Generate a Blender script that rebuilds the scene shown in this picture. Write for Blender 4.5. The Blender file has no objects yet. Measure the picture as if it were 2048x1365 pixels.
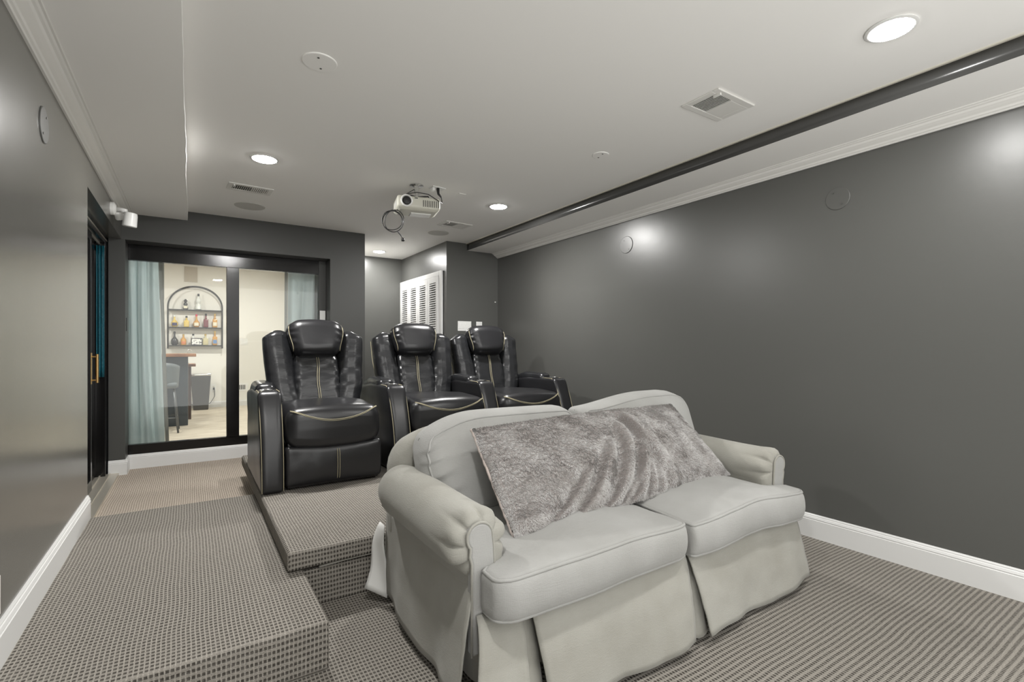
import bpy, bmesh, math, random
from mathutils import Vector, Matrix, noise
C = bpy.context.scene.collection
PI = math.pi
random.seed(7)
# ------------------------------------------------------------------ camera, world, exposure
sc = bpy.context.scene
cam_d = bpy.data.cameras.new('camera'); cam = bpy.data.objects.new('camera', cam_d); C.objects.link(cam)
cam_d.sensor_fit = 'HORIZONTAL'; cam_d.sensor_width = 36.0
cam_d.lens = 36.0 * 982.1 / 2048.0
cam_d.shift_y = 13.3 / 2048.0
cam_d.clip_start = 0.05
YAW = 0.5786
cam.location = (0, 0, 1.2)
cam.rotation_euler = (PI/2, 0, -YAW)
sc.camera = cam
w = bpy.data.worlds.new('world'); sc.world = w; w.use_nodes = True
w.node_tree.nodes['Background'].inputs[0].default_value = (1.0, 0.99, 0.96, 1)
w.node_tree.nodes['Background'].inputs[1].default_value = 1.75  # added fill, shining in through the room's open back to brighten ceiling and walls
sc.view_settings.view_transform = 'Standard'; sc.view_settings.look = 'None'
sc.view_settings.gamma = 1.0; sc.view_settings.use_curve_mapping = False
sc.view_settings.exposure = 0.52
P_MAIN = 35.0      # W of each recessed ceiling light over the recliners
P_NEAR = 16.0      # W of each recessed ceiling light over the loveseat (dimmed)
P_BAR = 23.0       # W of each ceiling light in the bar room
CEIL = 2.485
ZL, ZP, ZF = 0.181, 0.275, 0.07      # landing, recliner platform, back hall floor

# ------------------------------------------------------------------ materials
def mat(name, col, rough=0.5, metal=0.0, spec=0.5, **kw):
    m = bpy.data.materials.new(name); m.use_nodes = True
    b = m.node_tree.nodes['Principled BSDF']
    b.inputs['Base Color'].default_value = (*col, 1); b.inputs['Roughness'].default_value = rough
    b.inputs['Metallic'].default_value = metal; b.inputs['Specular IOR Level'].default_value = spec
    for k, v in kw.items(): b.inputs[k.replace('_', ' ')].default_value = v
    return m
def nd(m, t, **kw):
    n = m.node_tree.nodes.new(t)
    for k, v in kw.items(): setattr(n, k, v)
    return n
def lk(m, a, b): m.node_tree.links.new(a, b)
def bsdf(m): return m.node_tree.nodes['Principled BSDF']
def add_bump(m, scale, strength, dist=0.002, detail=3, coord='Object', stretch=None, kind='noise', prev=None):
    tc = nd(m, 'ShaderNodeTexCoord'); src = tc.outputs[coord]
    if stretch:
        mp = nd(m, 'ShaderNodeMapping'); mp.inputs['Scale'].default_value = stretch
        lk(m, src, mp.inputs['Vector']); src = mp.outputs['Vector']
    if kind == 'noise':
        t = nd(m, 'ShaderNodeTexNoise'); t.inputs['Detail'].default_value = detail
        out = t.outputs['Fac']
    else:
        t = nd(m, 'ShaderNodeTexVoronoi'); out = t.outputs['Distance']
    t.inputs['Scale'].default_value = scale; lk(m, src, t.inputs['Vector'])
    bp = nd(m, 'ShaderNodeBump'); bp.inputs['Strength'].default_value = strength; bp.inputs['Distance'].default_value = dist
    lk(m, out, bp.inputs['Height'])
    if prev is not None: lk(m, prev.outputs['Normal'], bp.inputs['Normal'])
    lk(m, bp.outputs['Normal'], bsdf(m).inputs['Normal'])
    return bp
def add_mottle(m, c1, c2, scale, detail=4, lo=0.35, hi=0.65, stretch=None):
    tc = nd(m, 'ShaderNodeTexCoord'); src = tc.outputs['Object']
    if stretch:
        mp = nd(m, 'ShaderNodeMapping'); mp.inputs['Scale'].default_value = stretch
        lk(m, src, mp.inputs['Vector']); src = mp.outputs['Vector']
    t = nd(m, 'ShaderNodeTexNoise'); t.inputs['Scale'].default_value = scale; t.inputs['Detail'].default_value = detail
    lk(m, src, t.inputs['Vector'])
    r = nd(m, 'ShaderNodeValToRGB'); r.color_ramp.elements[0].position = lo; r.color_ramp.elements[1].position = hi
    r.color_ramp.elements[0].color = (*c1, 1); r.color_ramp.elements[1].color = (*c2, 1)
    lk(m, t.outputs['Fac'], r.inputs['Fac']); lk(m, r.outputs['Color'], bsdf(m).inputs['Base Color'])

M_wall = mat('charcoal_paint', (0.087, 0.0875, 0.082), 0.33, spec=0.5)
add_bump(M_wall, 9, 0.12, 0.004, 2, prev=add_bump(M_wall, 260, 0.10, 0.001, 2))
M_wall_left = mat('charcoal_satin_lightened', (0.105, 0.102, 0.090), 0.24, spec=1.0)  # same charcoal paint, base colour lightened and warmed for reflections on this wall
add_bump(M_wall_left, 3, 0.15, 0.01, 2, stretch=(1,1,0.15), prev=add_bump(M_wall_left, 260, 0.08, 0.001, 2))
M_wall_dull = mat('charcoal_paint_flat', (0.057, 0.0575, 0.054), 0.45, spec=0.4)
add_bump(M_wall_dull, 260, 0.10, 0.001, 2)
M_ceil = mat('ceiling_paint', (0.90, 0.89, 0.865), 0.75); add_bump(M_ceil, 300, 0.05, 0.001, 2)
M_trim = mat('white_semigloss', (0.66, 0.66, 0.65), 0.35)
M_crown = mat('crown_white', (0.82, 0.81, 0.78), 0.45)
M_gloss_black = mat('black_gloss_paint', (0.006, 0.0055, 0.0055), 0.16, spec=0.4); add_bump(M_gloss_black, 220, 0.25, 0.001, 2)
M_black = mat('black_plastic', (0.015, 0.015, 0.015), 0.4)
M_white = mat('white_plastic', (0.78, 0.78, 0.76), 0.35)
M_offwhite = mat('warm_plastic', (0.62, 0.61, 0.53), 0.4)
M_greyp = mat('speaker_grille', (0.56, 0.55, 0.52), 0.7)
M_slot = mat('dark_slot', (0.03, 0.03, 0.028), 0.7)
M_vent = mat('vent_white', (0.74, 0.73, 0.70), 0.55)
M_brass = mat('brass', (0.65, 0.43, 0.18), 0.3, 1.0)
M_chrome = mat('chrome', (0.75, 0.75, 0.75), 0.15, 1.0)
M_alu = mat('aluminium_track', (0.62, 0.58, 0.50), 0.35, 0.6)
M_cream = mat('cream_paint', (0.76, 0.745, 0.70), 0.6)
M_grey_side = mat('grey_lining', (0.30, 0.29, 0.27), 0.8)
M_wood = mat('stained_wood', (0.22, 0.09, 0.035), 0.35); add_mottle(M_wood, (0.16, 0.06, 0.02), (0.33, 0.15, 0.06), 6, stretch=(1, 8, 8))
M_navy = mat('navy_cabinet', (0.035, 0.045, 0.055), 0.35)
M_stool = mat('slate_leather', (0.13, 0.15, 0.16), 0.45)
M_bin = mat('dark_bin', (0.05, 0.05, 0.05), 0.35)
M_floorw = mat('pale_plank', (0.62, 0.56, 0.47), 0.45)
add_mottle(M_floorw, (0.50, 0.44, 0.36), (0.70, 0.64, 0.54), 3, stretch=(1.2, 9, 1))
M_concrete = mat('dark_void', (0.03, 0.03, 0.032), 0.8)
M_teal = mat('teal_reflection', (0.006, 0.08, 0.11), 0.4); add_bump(M_teal, 70, 0.6, 0.01, 4)

def curtain_mat():
    m = mat('pale_blue_curtain', (0.70, 0.75, 0.76), 0.75, spec=0.2, Sheen_Weight=0.2)
    tr = nd(m, 'ShaderNodeBsdfTranslucent'); tr.inputs[0].default_value = (0.80, 0.87, 0.89, 1)
    mx = nd(m, 'ShaderNodeMixShader'); mx.inputs[0].default_value = 0.45
    lk(m, bsdf(m).outputs[0], mx.inputs[1]); lk(m, tr.outputs[0], mx.inputs[2]); lk(m, mx.outputs[0], m.node_tree.nodes['Material Output'].inputs[0])
    add_bump(m, 300, 0.1, 0.001, 2)
    return m
M_curtain = curtain_mat()

def glass_mat(name='window_glass', tint=(0.98, 1.0, 0.99), ior=1.45):
    m = bpy.data.materials.new(name); m.use_nodes = True; nt = m.node_tree
    nt.nodes.clear()
    o = nt.nodes.new('ShaderNodeOutputMaterial'); t = nt.nodes.new('ShaderNodeBsdfTransparent'); g = nt.nodes.new('ShaderNodeBsdfGlossy')
    mx = nt.nodes.new('ShaderNodeMixShader'); f = nt.nodes.new('ShaderNodeFresnel')
    t.inputs[0].default_value = (*tint, 1); g.inputs['Roughness'].default_value = 0.01; f.inputs[0].default_value = ior
    nt.links.new(f.outputs[0], mx.inputs[0]); nt.links.new(t.outputs[0], mx.inputs[1]); nt.links.new(g.outputs[0], mx.inputs[2])
    nt.links.new(mx.outputs[0], o.inputs[0]); return m
M_glass = glass_mat()

def emis(name, col, s):
    m = mat(name, (0.8, 0.8, 0.8)); b = bsdf(m)
    b.inputs['Emission Color'].default_value = (*col, 1); b.inputs['Emission Strength'].default_value = s
    return m

# woven loop carpet: pale yarn grid with staggered dark dashes; runs over risers as well (u=x+z, v=y+z)
def carpet(name, pale, dark, base, pu=0.0140, pv=0.0215):
    m = mat(name, pale, 0.95, spec=0.1)
    g = nd(m, 'ShaderNodeNewGeometry'); sp = nd(m, 'ShaderNodeSeparateXYZ'); lk(m, g.outputs['Position'], sp.inputs[0])
    def mth(op, a, b=None, c=None):
        n = nd(m, 'ShaderNodeMath', operation=op)
        for i, v in enumerate((a, b, c)):
            if v is None: continue
            if isinstance(v, (int, float)): n.inputs[i].default_value = v
            else: lk(m, v, n.inputs[i])
        return n.outputs[0]
    wob = nd(m, 'ShaderNodeTexNoise'); wob.inputs['Scale'].default_value = 3.0; wob.inputs['Detail'].default_value = 1
    lk(m, g.outputs['Position'], wob.inputs['Vector'])
    wv = mth('MULTIPLY', mth('SUBTRACT', wob.outputs['Fac'], 0.5), 0.014)
    sn = nd(m, 'ShaderNodeSeparateXYZ'); lk(m, g.outputs['True Normal'], sn.inputs[0])
    nxm = mth('GREATER_THAN', mth('ABSOLUTE', sn.outputs['X']), 0.6); nym = mth('GREATER_THAN', mth('ABSOLUTE', sn.outputs['Y']), 0.6)
    u = mth('ADD', mth('ADD', sp.outputs['X'], mth('MULTIPLY', sp.outputs['Z'], nxm)), wv)
    v = mth('ADD', mth('ADD', sp.outputs['Y'], mth('MULTIPLY', sp.outputs['Z'], nym)), wv)
    vv = mth('DIVIDE', v, pv); row = mth('FLOOR', vv)
    uu = mth('ADD', mth('DIVIDE', u, pu), mth('MULTIPLY', mth('SINE', mth('MULTIPLY', row, 12.9)), 0.05))
    fu = mth('ABSOLUTE', mth('SUBTRACT', mth('FRACT', uu), 0.5)); fv = mth('ABSOLUTE', mth('SUBTRACT', mth('FRACT', vv), 0.5))
    def ss(x, a, b):
        n = nd(m, 'ShaderNodeMapRange', interpolation_type='SMOOTHSTEP'); lk(m, x, n.inputs['Value'])
        n.inputs['From Min'].default_value = a; n.inputs['From Max'].default_value = b
        n.inputs['To Min'].default_value = 1; n.inputs['To Max'].default_value = 0
        return n.outputs[0]
    nm = nd(m, 'ShaderNodeTexNoise'); nm.inputs['Scale'].default_value = 90; nm.inputs['Detail'].default_value = 1
    lk(m, g.outputs['Position'], nm.inputs['Vector'])
    mask = mth('MULTIPLY', mth('MULTIPLY', ss(fu, 0.20, 0.42), ss(fv, 0.13, 0.34)), mth('ADD', mth('MULTIPLY', nm.outputs['Fac'], 0.9), 0.45))
    mid = mth('MULTIPLY', ss(fu, 0.26, 0.40), 0.55)
    ns = nd(m, 'ShaderNodeTexNoise'); ns.inputs['Scale'].default_value = 260; ns.inputs['Detail'].default_value = 2
    lk(m, g.outputs['Position'], ns.inputs['Vector'])
    mx = nd(m, 'ShaderNodeMixRGB'); mx.inputs[1].default_value = (*base, 1); mx.inputs[2].default_value = (*pale, 1)
    rr = nd(m, 'ShaderNodeMapRange'); lk(m, ns.outputs['Fac'], rr.inputs['Value']); rr.inputs['From Min'].default_value = 0.35; rr.inputs['From Max'].default_value = 0.6
    lk(m, rr.outputs[0], mx.inputs[0])
    mb_ = nd(m, 'ShaderNodeMixRGB'); lk(m, mid, mb_.inputs[0]); lk(m, mx.outputs[0], mb_.inputs[1]); mb_.inputs[2].default_value = (*base, 1)
    m2 = nd(m, 'ShaderNodeMixRGB'); lk(m, mask, m2.inputs[0]); lk(m, mb_.outputs[0], m2.inputs[1]); m2.inputs[2].default_value = (*dark, 1)
    lk(m, m2.outputs[0], bsdf(m).inputs['Base Color'])
    bp = nd(m, 'ShaderNodeBump'); bp.inputs['Strength'].default_value = 0.8; bp.inputs['Distance'].default_value = 0.004
    lk(m, mth('SUBTRACT', mth('MULTIPLY', ns.outputs['Fac'], 0.4), mask), bp.inputs['Height']); lk(m, bp.outputs['Normal'], bsdf(m).inputs['Normal'])
    return m
M_carpet = carpet('woven_loop_carpet', (0.345, 0.322, 0.285), (0.060, 0.054, 0.047), (0.205, 0.19, 0.168))
M_carpet_hall = carpet('woven_hall_carpet', (0.60, 0.53, 0.45), (0.17, 0.14, 0.115), (0.42, 0.36, 0.30))

# black bonded leather
def leather(name, col, rough, wr=0.30):
    m = mat(name, col, rough, spec=0.55)
    b1 = add_bump(m, 420, 0.12, 0.001, kind='voronoi')
    if wr: add_bump(m, 17, wr, 0.008, 3, stretch=(0.7, 1, 2.4), prev=b1)
    return m
M_leather = leather('black_leather', (0.014, 0.0145, 0.016), 0.27)
M_leather_dull = leather('black_leather_side', (0.014, 0.014, 0.015), 0.42, 0)
M_leather_smooth = leather('black_leather_smooth', (0.013, 0.013, 0.0145), 0.31, 0.05)
M_stitch = mat('khaki_stitching', (0.40, 0.36, 0.24), 0.7)
# slipcover linen
def linen(name, c1, c2):
    m = mat(name, c1, 0.85, spec=0.2, Sheen_Weight=0.15)
    add_mottle(m, c1, c2, 5, 3, 0.3, 0.7)
    b1 = add_bump(m, 520, 0.45, 0.0015, 2, stretch=(1, 1, 0.12))
    b2 = add_bump(m, 520, 0.6, 0.0015, 2, stretch=(0.10, 0.14, 1), prev=b1)
    add_bump(m, 7, 0.10, 0.01, 2, prev=b2)
    return m
M_linen = linen('slipcover_linen', (0.26, 0.253, 0.222), (0.305, 0.30, 0.27))
M_linen_seat = linen('seat_linen', (0.285, 0.284, 0.27), (0.325, 0.324, 0.312))
M_lining = mat('white_lining', (0.75, 0.75, 0.73), 0.8)
# plush fur
M_fur = mat('grey_plush_base', (0.22, 0.20, 0.19), 0.95, spec=0.05)
M_pile = mat('grey_plush_pile', (0.42, 0.40, 0.385), 0.8, spec=0.1, Sheen_Weight=0.3)
add_mottle(M_pile, (0.34, 0.325, 0.31), (0.465, 0.455, 0.445), 9, 5, 0.33, 0.55)

# ------------------------------------------------------------------ mesh helpers
class MB:
    def __init__(s): s.v = []; s.f = []
    def add(s, vs, fs):
        o = len(s.v); s.v += [tuple(v) for v in vs]; s.f += [tuple(i + o for i in f) for f in fs]; return s
    def box(s, a, b):
        x0, y0, z0 = a; x1, y1, z1 = b
        return s.add([(x0,y0,z0),(x1,y0,z0),(x1,y1,z0),(x0,y1,z0),(x0,y0,z1),(x1,y0,z1),(x1,y1,z1),(x0,y1,z1)],
                     [(0,3,2,1),(4,5,6,7),(0,1,5,4),(1,2,6,5),(2,3,7,6),(3,0,4,7)])
    def tube(s, pts, r, n=8, closed=False, caps=True):
        pts = [Vector(p) for p in pts]; N = len(pts); rings = []
        up = None
        for i, p in enumerate(pts):
            a = pts[(i-1) % N] if (closed or i > 0) else p
            b = pts[(i+1) % N] if (closed or i < N-1) else p
            t = (b - a)
            if t.length < 1e-9: t = Vector((0,0,1))
            t.normalize()
            if up is None:
                up = Vector((0,0,1)) if abs(t.z) < 0.9 else Vector((1,0,0))
            e = up - t * up.dot(t)
            if e.length < 1e-6: e = t.orthogonal()
            e.normalize(); up = e; q = t.cross(e)
            rr = r[i] if isinstance(r, (list, tuple)) else r
            rings.append([p + e * (math.cos(2*PI*k/n) * rr) + q * (math.sin(2*PI*k/n) * rr) for k in range(n)])
        vs = [v for ring in rings for v in ring]; fs = []
        M = N if closed else N - 1
        for i in range(M):
            j = (i+1) % N
            for k in range(n): fs.append((i*n+k, i*n+(k+1)%n, j*n+(k+1)%n, j*n+k))
        if not closed and caps:
            fs.append(tuple(range(n))[::-1]); fs.append(tuple((N-1)*n + k for k in range(n)))
        return s.add(vs, fs)
    def lathe(s, prof, n=32, origin=(0,0,0), axis='z'):
        vs = []; fs = []
        for (r, h) in prof:
            for k in range(n):
                a = 2*PI*k/n; x, y = r*math.cos(a), r*math.sin(a)
                p = (x, y, h) if axis == 'z' else ((x, h, y) if axis == 'y' else (h, x, y))
                vs.append((p[0]+origin[0], p[1]+origin[1], p[2]+origin[2]))
        for i in range(len(prof)-1):
            for k in range(n): fs.append((i*n+k, i*n+(k+1)%n, (i+1)*n+(k+1)%n, (i+1)*n+k))
        fs.append(tuple(range(n))[::-1]); fs.append(tuple((len(prof)-1)*n+k for k in range(n)))
        return s.add(vs, fs)
    def prism(s, prof, y0, y1, axis='y'):       # profile of (a,b) pairs extruded along axis
        n = len(prof)
        def P(a, b, t): return (a, t, b) if axis == 'y' else ((t, a, b) if axis == 'x' else (a, b, t))
        vs = [P(a, b, y0) for a, b in prof] + [P(a, b, y1) for a, b in prof]
        fs = [(i, (i+1)%n, n+(i+1)%n, n+i) for i in range(n)] + [tuple(range(n))[::-1], tuple(range(n, 2*n))]
        return s.add(vs, fs)
    def grid(s, fn, nu, nv, closed_u=False):
        vs = [fn(i/(nu if closed_u else nu-1), j/(nv-1)) for j in range(nv) for i in range(nu)]; fs = []
        for j in range(nv-1):
            for i in range(nu if closed_u else nu-1):
                k = (i+1) % nu; fs.append((j*nu+i, j*nu+k, (j+1)*nu+k, (j+1)*nu+i))
        return s.add(vs, fs)
    def rbox(s, c, h, r, n=(16, 16, 16), fn=None):
        hx, hy, hz = h; r = min(r, hx*0.999, hy*0.999, hz*0.999); key = {}; vs = []; fs = []
        def coords(hh, m):      # finer steps inside the rounded rim
            k = max(3, m // 4); rim = [hh - r + r*math.sin(PI/2*i/k) for i in range(k+1)]
            mid = [(-1 + 2*i/m)*(hh-r) for i in range(m+1)]
            return [-x for x in rim[::-1]][:-1] + mid + rim[1:]
        cx, cy, cz = coords(hx, n[0]), coords(hy, n[1]), coords(hz, n[2])
        def vert(p):
            k = tuple(round(q, 6) for q in p)
            if k not in key:
                q = Vector((max(-hx+r, min(hx-r, p[0])), max(-hy+r, min(hy-r, p[1])), max(-hz+r, min(hz-r, p[2]))))
                d = Vector(p) - q
                if d.length > 1e-9: d = d.normalized() * r
                pt = q + d
                pt = Vector(fn(pt.x, pt.y, pt.z)) if fn else pt
                key[k] = len(vs); vs.append((pt.x+c[0], pt.y+c[1], pt.z+c[2]))
            return key[k]
        def face(A, B, mk, flip):
            for i in range(len(A)-1):
                for j in range(len(B)-1):
                    q = [vert(mk(A[i], B[j])), vert(mk(A[i+1], B[j])), vert(mk(A[i+1], B[j+1])), vert(mk(A[i], B[j+1]))]
                    fs.append(tuple(q[::-1] if flip else q))
        face(cx, cy, lambda a, b: (a, b, hz), False); face(cx, cy, lambda a, b: (a, b, -hz), True)
        face(cx, cz, lambda a, b: (a, -hy, b), False); face(cx, cz, lambda a, b: (a, hy, b), True)
        face(cy, cz, lambda a, b: (hx, a, b), False); face(cy, cz, lambda a, b: (-hx, a, b), True)
        return s.add(vs, fs)
    def obj(s, name, m, parent=None, smooth=False, origin=None, solid=0, bevel=0, ang=None):
        me = bpy.data.meshes.new(name)
        ox, oy, oz = origin or (0, 0, 0)
        me.from_pydata([(x-ox, y-oy, z-oz) for x, y, z in s.v], [], s.f); me.update()
        bm = bmesh.new(); bm.from_mesh(me); bmesh.ops.recalc_face_normals(bm, faces=bm.faces); bm.to_mesh(me); bm.free()
        me.materials.append(m)
        if smooth: me.polygons.foreach_set('use_smooth', [True]*len(me.polygons))
        o = bpy.data.objects.new(name, me); C.objects.link(o)
        if origin: o.location = origin
        if parent: o.parent = parent
        if smooth and ang: me.set_sharp_from_angle(angle=math.radians(ang))
        if solid:
            md = o.modifiers.new('solid', 'SOLIDIFY'); md.thickness = solid; md.offset = 0
        if bevel:
            md = o.modifiers.new('bevel', 'BEVEL'); md.width = bevel; md.segments = 2; md.limit_method = 'ANGLE'
        return o
def thing(name, label, cat, loc=(0,0,0), rz=0, group=None):
    o = bpy.data.objects.new(name, None); C.objects.link(o); o.empty_display_size = 0.1
    o.location = loc; o.rotation_euler = (0, 0, rz); return tag(o, label, cat, group)
def tag(o, label, cat, group=None):
    o['label'] = label; o['category'] = cat
    if group: o['group'] = group
    return o
def struct(o): o['kind'] = 'structure'; return o
def sbox(name, a, b, m, **k): return struct(MB().box(a, b).obj(name, m, **k))
def lerp(a, b, t): return a + (b-a)*t
def sstep(a, b, x):
    t = max(0.0, min(1.0, (x-a)/(b-a))); return t*t*(3-2*t)
def nz(x, y, z, s=1.0): return noise.noise(Vector((x*s, y*s, z*s)))

# ------------------------------------------------------------------ room shell
XL, XR, YB, YF = -0.52, 3.295, 5.55, -0.5
sbox('floor', (-0.60, YF, -0.06), (XR+0.05, 2.45, 0.0), M_carpet)
# landing beside the platform
def carpet_block(name, a, b, m, r=0.018):
    o = MB().box(a, b).obj(name, m, bevel=r, smooth=True, ang=50); o.modifiers['bevel'].segments = 4; return o
lo = carpet_block('floor_landing', (XL-0.03, 1.905, 0.0), (0.432, 3.85, ZL), M_carpet, 0.014); struct(lo)
struct(carpet_block('floor_platform', (0.425, 2.415, 0.0), (XR, 4.80, ZL-0.01), M_carpet, 0.006))
def plat(u, v): return None
m = MB()
po = carpet_block('floor_platform_top', (0.362, 2.395, ZL+0.004), (XR, 4.80, ZP), M_carpet, 0.016); struct(po)
struct(MB().tube([(0.50, 2.410, ZL-0.004), (0.62, 2.408, ZL+0.004), (0.80, 2.404, ZL+0.008), (1.1, 2.402, ZL+0.006), (1.9, 2.402, ZL+0.004)], 0.006, 6).obj('trim_1', mat('carpet_binding', (0.28, 0.27, 0.24), 0.8), smooth=True))
sbox('floor_hall', (-0.75, 3.85, -0.06), (3.35, 5.83, ZF), M_carpet_hall)
sbox('floor_niche', (1.5, 5.83, -0.06), (3.35, 6.95, ZF), M_carpet_hall)
# walls
W_T = 0.10
mb = MB().box((XL-W_T, YF, 0), (XL, 3.85, 2.6)).box((XL-W_T, 3.85, 2.165), (XL, YB, 2.6))
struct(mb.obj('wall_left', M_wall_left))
sbox('wall_right', (XR, YF, 0), (XR+W_T, 6.95, 2.6), M_wall)
mb = MB().box((-0.61, YB, 2.165), (1.641, 5.83, 2.6)).box((-0.61, YB, ZF), (-0.493, 5.83, 2.165)).box((1.265, YB, ZF), (1.641, 6.0, 2.165)).box((1.20, 5.83, 0), (1.641, 6.95, 2.6))
mb.box((1.192, 5.765, ZF), (1.265, 5.83, 2.165))
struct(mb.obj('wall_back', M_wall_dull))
sbox('wall_niche', (1.6, 6.87, 0), (2.60, 6.97, 2.6), M_wall)
mb = MB().box((2.572, 5.38, 0), (XR, 6.90, 2.6))
struct(mb.obj('wall_closet', M_wall))
sbox('ceiling', (-0.62, YF, CEIL), (3.35, 6.95, 2.6), M_ceil)
# soffits
sbox('ceiling_soffit_right', (2.852, YF, 2.40), (XR, 5.38, CEIL), M_ceil)
rf = MB()
def rface(u, v):
    y = lerp(YF, 5.379, u); return (2.850 + 0.0015*nz(y, v*2, 0, 2.3), y, lerp(2.3995 + 0.0015*nz(y, 5, 1, 1.7), 2.478, v))
struct(rf.grid(rface, 90, 3).obj('trim_2', mat('glossy_charcoal', (0.06, 0.06, 0.058), 0.22), smooth=True, solid=0.003))
struct(MB().box((2.835, YF, CEIL-0.007), (2.852, 5.38, CEIL)).obj('trim_3', mat('ivory_edge', (0.66, 0.63, 0.55), 0.5)))
ls = MB()
def lsof(u, v):
    y = lerp(YF, YB, u); e = 0.006*nz(y, 0, 3, 1.3) + 0.003*nz(y, 7, 3, 6)
    prof = [(XL, 2.40), (-0.30, 2.40), (-0.06, 2.40), (-0.028+e, 2.401), (-0.026+e, 2.404), (-0.03+e*0.3, CEIL+0.01)]
    a = prof[round(v*5)]; return (a[0], y, a[1])
struct(ls.grid(lsof, 160, 6).obj('ceiling_soffit_left', M_ceil, smooth=True, ang=40))
# crown mouldings: stepped profile
def crown(name, xw, sgn, y0, y1):
    pr = [(0, 2.344), (0.010, 2.344), (0.014, 2.350), (0.022, 2.353), (0.026, 2.362), (0.040, 2.368), (0.056, 2.377), (0.062, 2.386), (0.072, 2.388), (0.078, 2.394), (0.086, 2.394), (0.088, 2.402), (0, 2.402)]
    return struct(MB().prism([(xw + sgn*a, b) for a, b in pr], y0, y1).obj(name, M_crown))
crown('trim_4', XR, -1, YF, 5.38)
crown('trim_5', XL, 1, YF, 5.535)
# baseboards
def baseboard(name, p0, p1, nx, ny, z0, h=0.148, t=0.016):
    pr = [(0, 0), (t, 0), (t, h*0.76), (t*0.8, h*0.78), (t*0.8, h*0.80), (t*0.95, h*0.82), (t*0.7, h*0.90), (t*0.5, h*0.92), (t*0.55, h*0.95), (t*0.3, h), (0, h)]
    vs = []; n = len(pr)
    for (px, py) in (p0, p1):
        for a, b in pr: vs.append((px + nx*a, py + ny*a, z0 + b))
    fs = [(i, (i+1)%n, n+(i+1)%n, n+i) for i in range(n)] + [tuple(range(n))[::-1], tuple(range(n, 2*n))]
    return struct(MB().add(vs, fs).obj(name, M_trim))
baseboard('baseboard_right', (XR, YF), (XR, 2.40), -1, 0, 0)
baseboard('baseboard_left', (XL, 1.92), (XL, 3.845), 1, 0, ZL-0.002, 0.138)
baseboard('baseboard_left_lower', (XL, YF), (XL, 1.9), 1, 0, 0)
bb = 0.133
baseboard('baseboard_back', (-0.493, 5.765), (1.19, 5.765), 0, -1, ZF, bb)
baseboard('baseboard_pier', (-0.61, YB), (-0.477, YB), 0, -1, ZF, bb)
baseboard('baseboard_pier_return', (-0.493, YB-0.012), (-0.493, 5.765), 1, 0, ZF, bb)
baseboard('baseboard_bulkhead', (1.25, YB), (1.641, YB), 0, -1, ZF, bb)

# ------------------------------------------------------------------ interior window to the bar room
wf = bpy.data.objects.new('window_1', None); C.objects.link(wf); struct(wf); wf.location = (0.35, 5.80, ZF+bb)
def wpart(mb, name, m, **k):
    return mb.obj(name, m, parent=wf, origin=None, **k)
def shift(mb, o): mb.v = [(x-o[0], y-o[1], z-o[2]) for x, y, z in mb.v]; return mb
WO = (0.35, 5.80, ZF+bb)
wpart(shift(MB().box((-0.493, 5.765, 2.018), (1.192, 5.83, 2.165)), WO), 'window_head', M_gloss_black, bevel=0.003)
wpart(shift(MB().box((-0.493, 5.765, ZF+bb), (1.192, 5.83, 0.292)), WO), 'window_sill', M_gloss_black, bevel=0.003)
wpart(shift(MB().box((0.300, 5.755, 0.292), (0.412, 5.83, 2.018)), WO), 'window_mullion', M_gloss_black, bevel=0.003)
wpart(shift(MB().box((-0.493, 5.798, 0.292), (0.300, 5.804, 2.018)), WO), 'pane', M_glass)
wpart(shift(MB().box((0.412, 5.798, 0.292), (1.192, 5.804, 2.018)), WO), 'pane', M_glass)

# ------------------------------------------------------------------ sliding glass door on the left wall
dz0 = ZF
DO = (-0.66, 4.7, dz0)
dr = bpy.data.objects.new('door_1', None); C.objects.link(dr); struct(dr); dr.location = DO
def dpart(mb, name, m, par=None, **k): return shift(mb, DO).obj(name, m, parent=par or dr, **k)
fr = MB().box((-0.76, 3.85, 2.10), (-0.62, YB, 2.165)).box((-0.76, 5.45, dz0), (-0.62, YB, 2.10)).box((-0.76, 3.85, dz0), (-0.64, 3.93, 2.10))
dpart(fr, 'door_frame', M_gloss_black, bevel=0.003)
dpart(MB().box((-0.632, 3.86, 2.128), (-0.615, 5.54, 2.134)).box((-0.665, 3.93, 2.085), (-0.655, 5.45, 2.10)).box((-0.70, 3.93, 2.085), (-0.69, 5.45, 2.10)), 'top_track', M_alu)
dpart(MB().box((-0.76, 3.85, dz0-0.02), (-0.535, YB-0.01, dz0+0.022)).box((-0.66, 3.93, dz0+0.022), (-0.652, 5.45, dz0+0.034)).box((-0.60, 3.87, dz0+0.022), (-0.592, 5.53, dz0+0.030)), 'threshold', M_alu)
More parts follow.
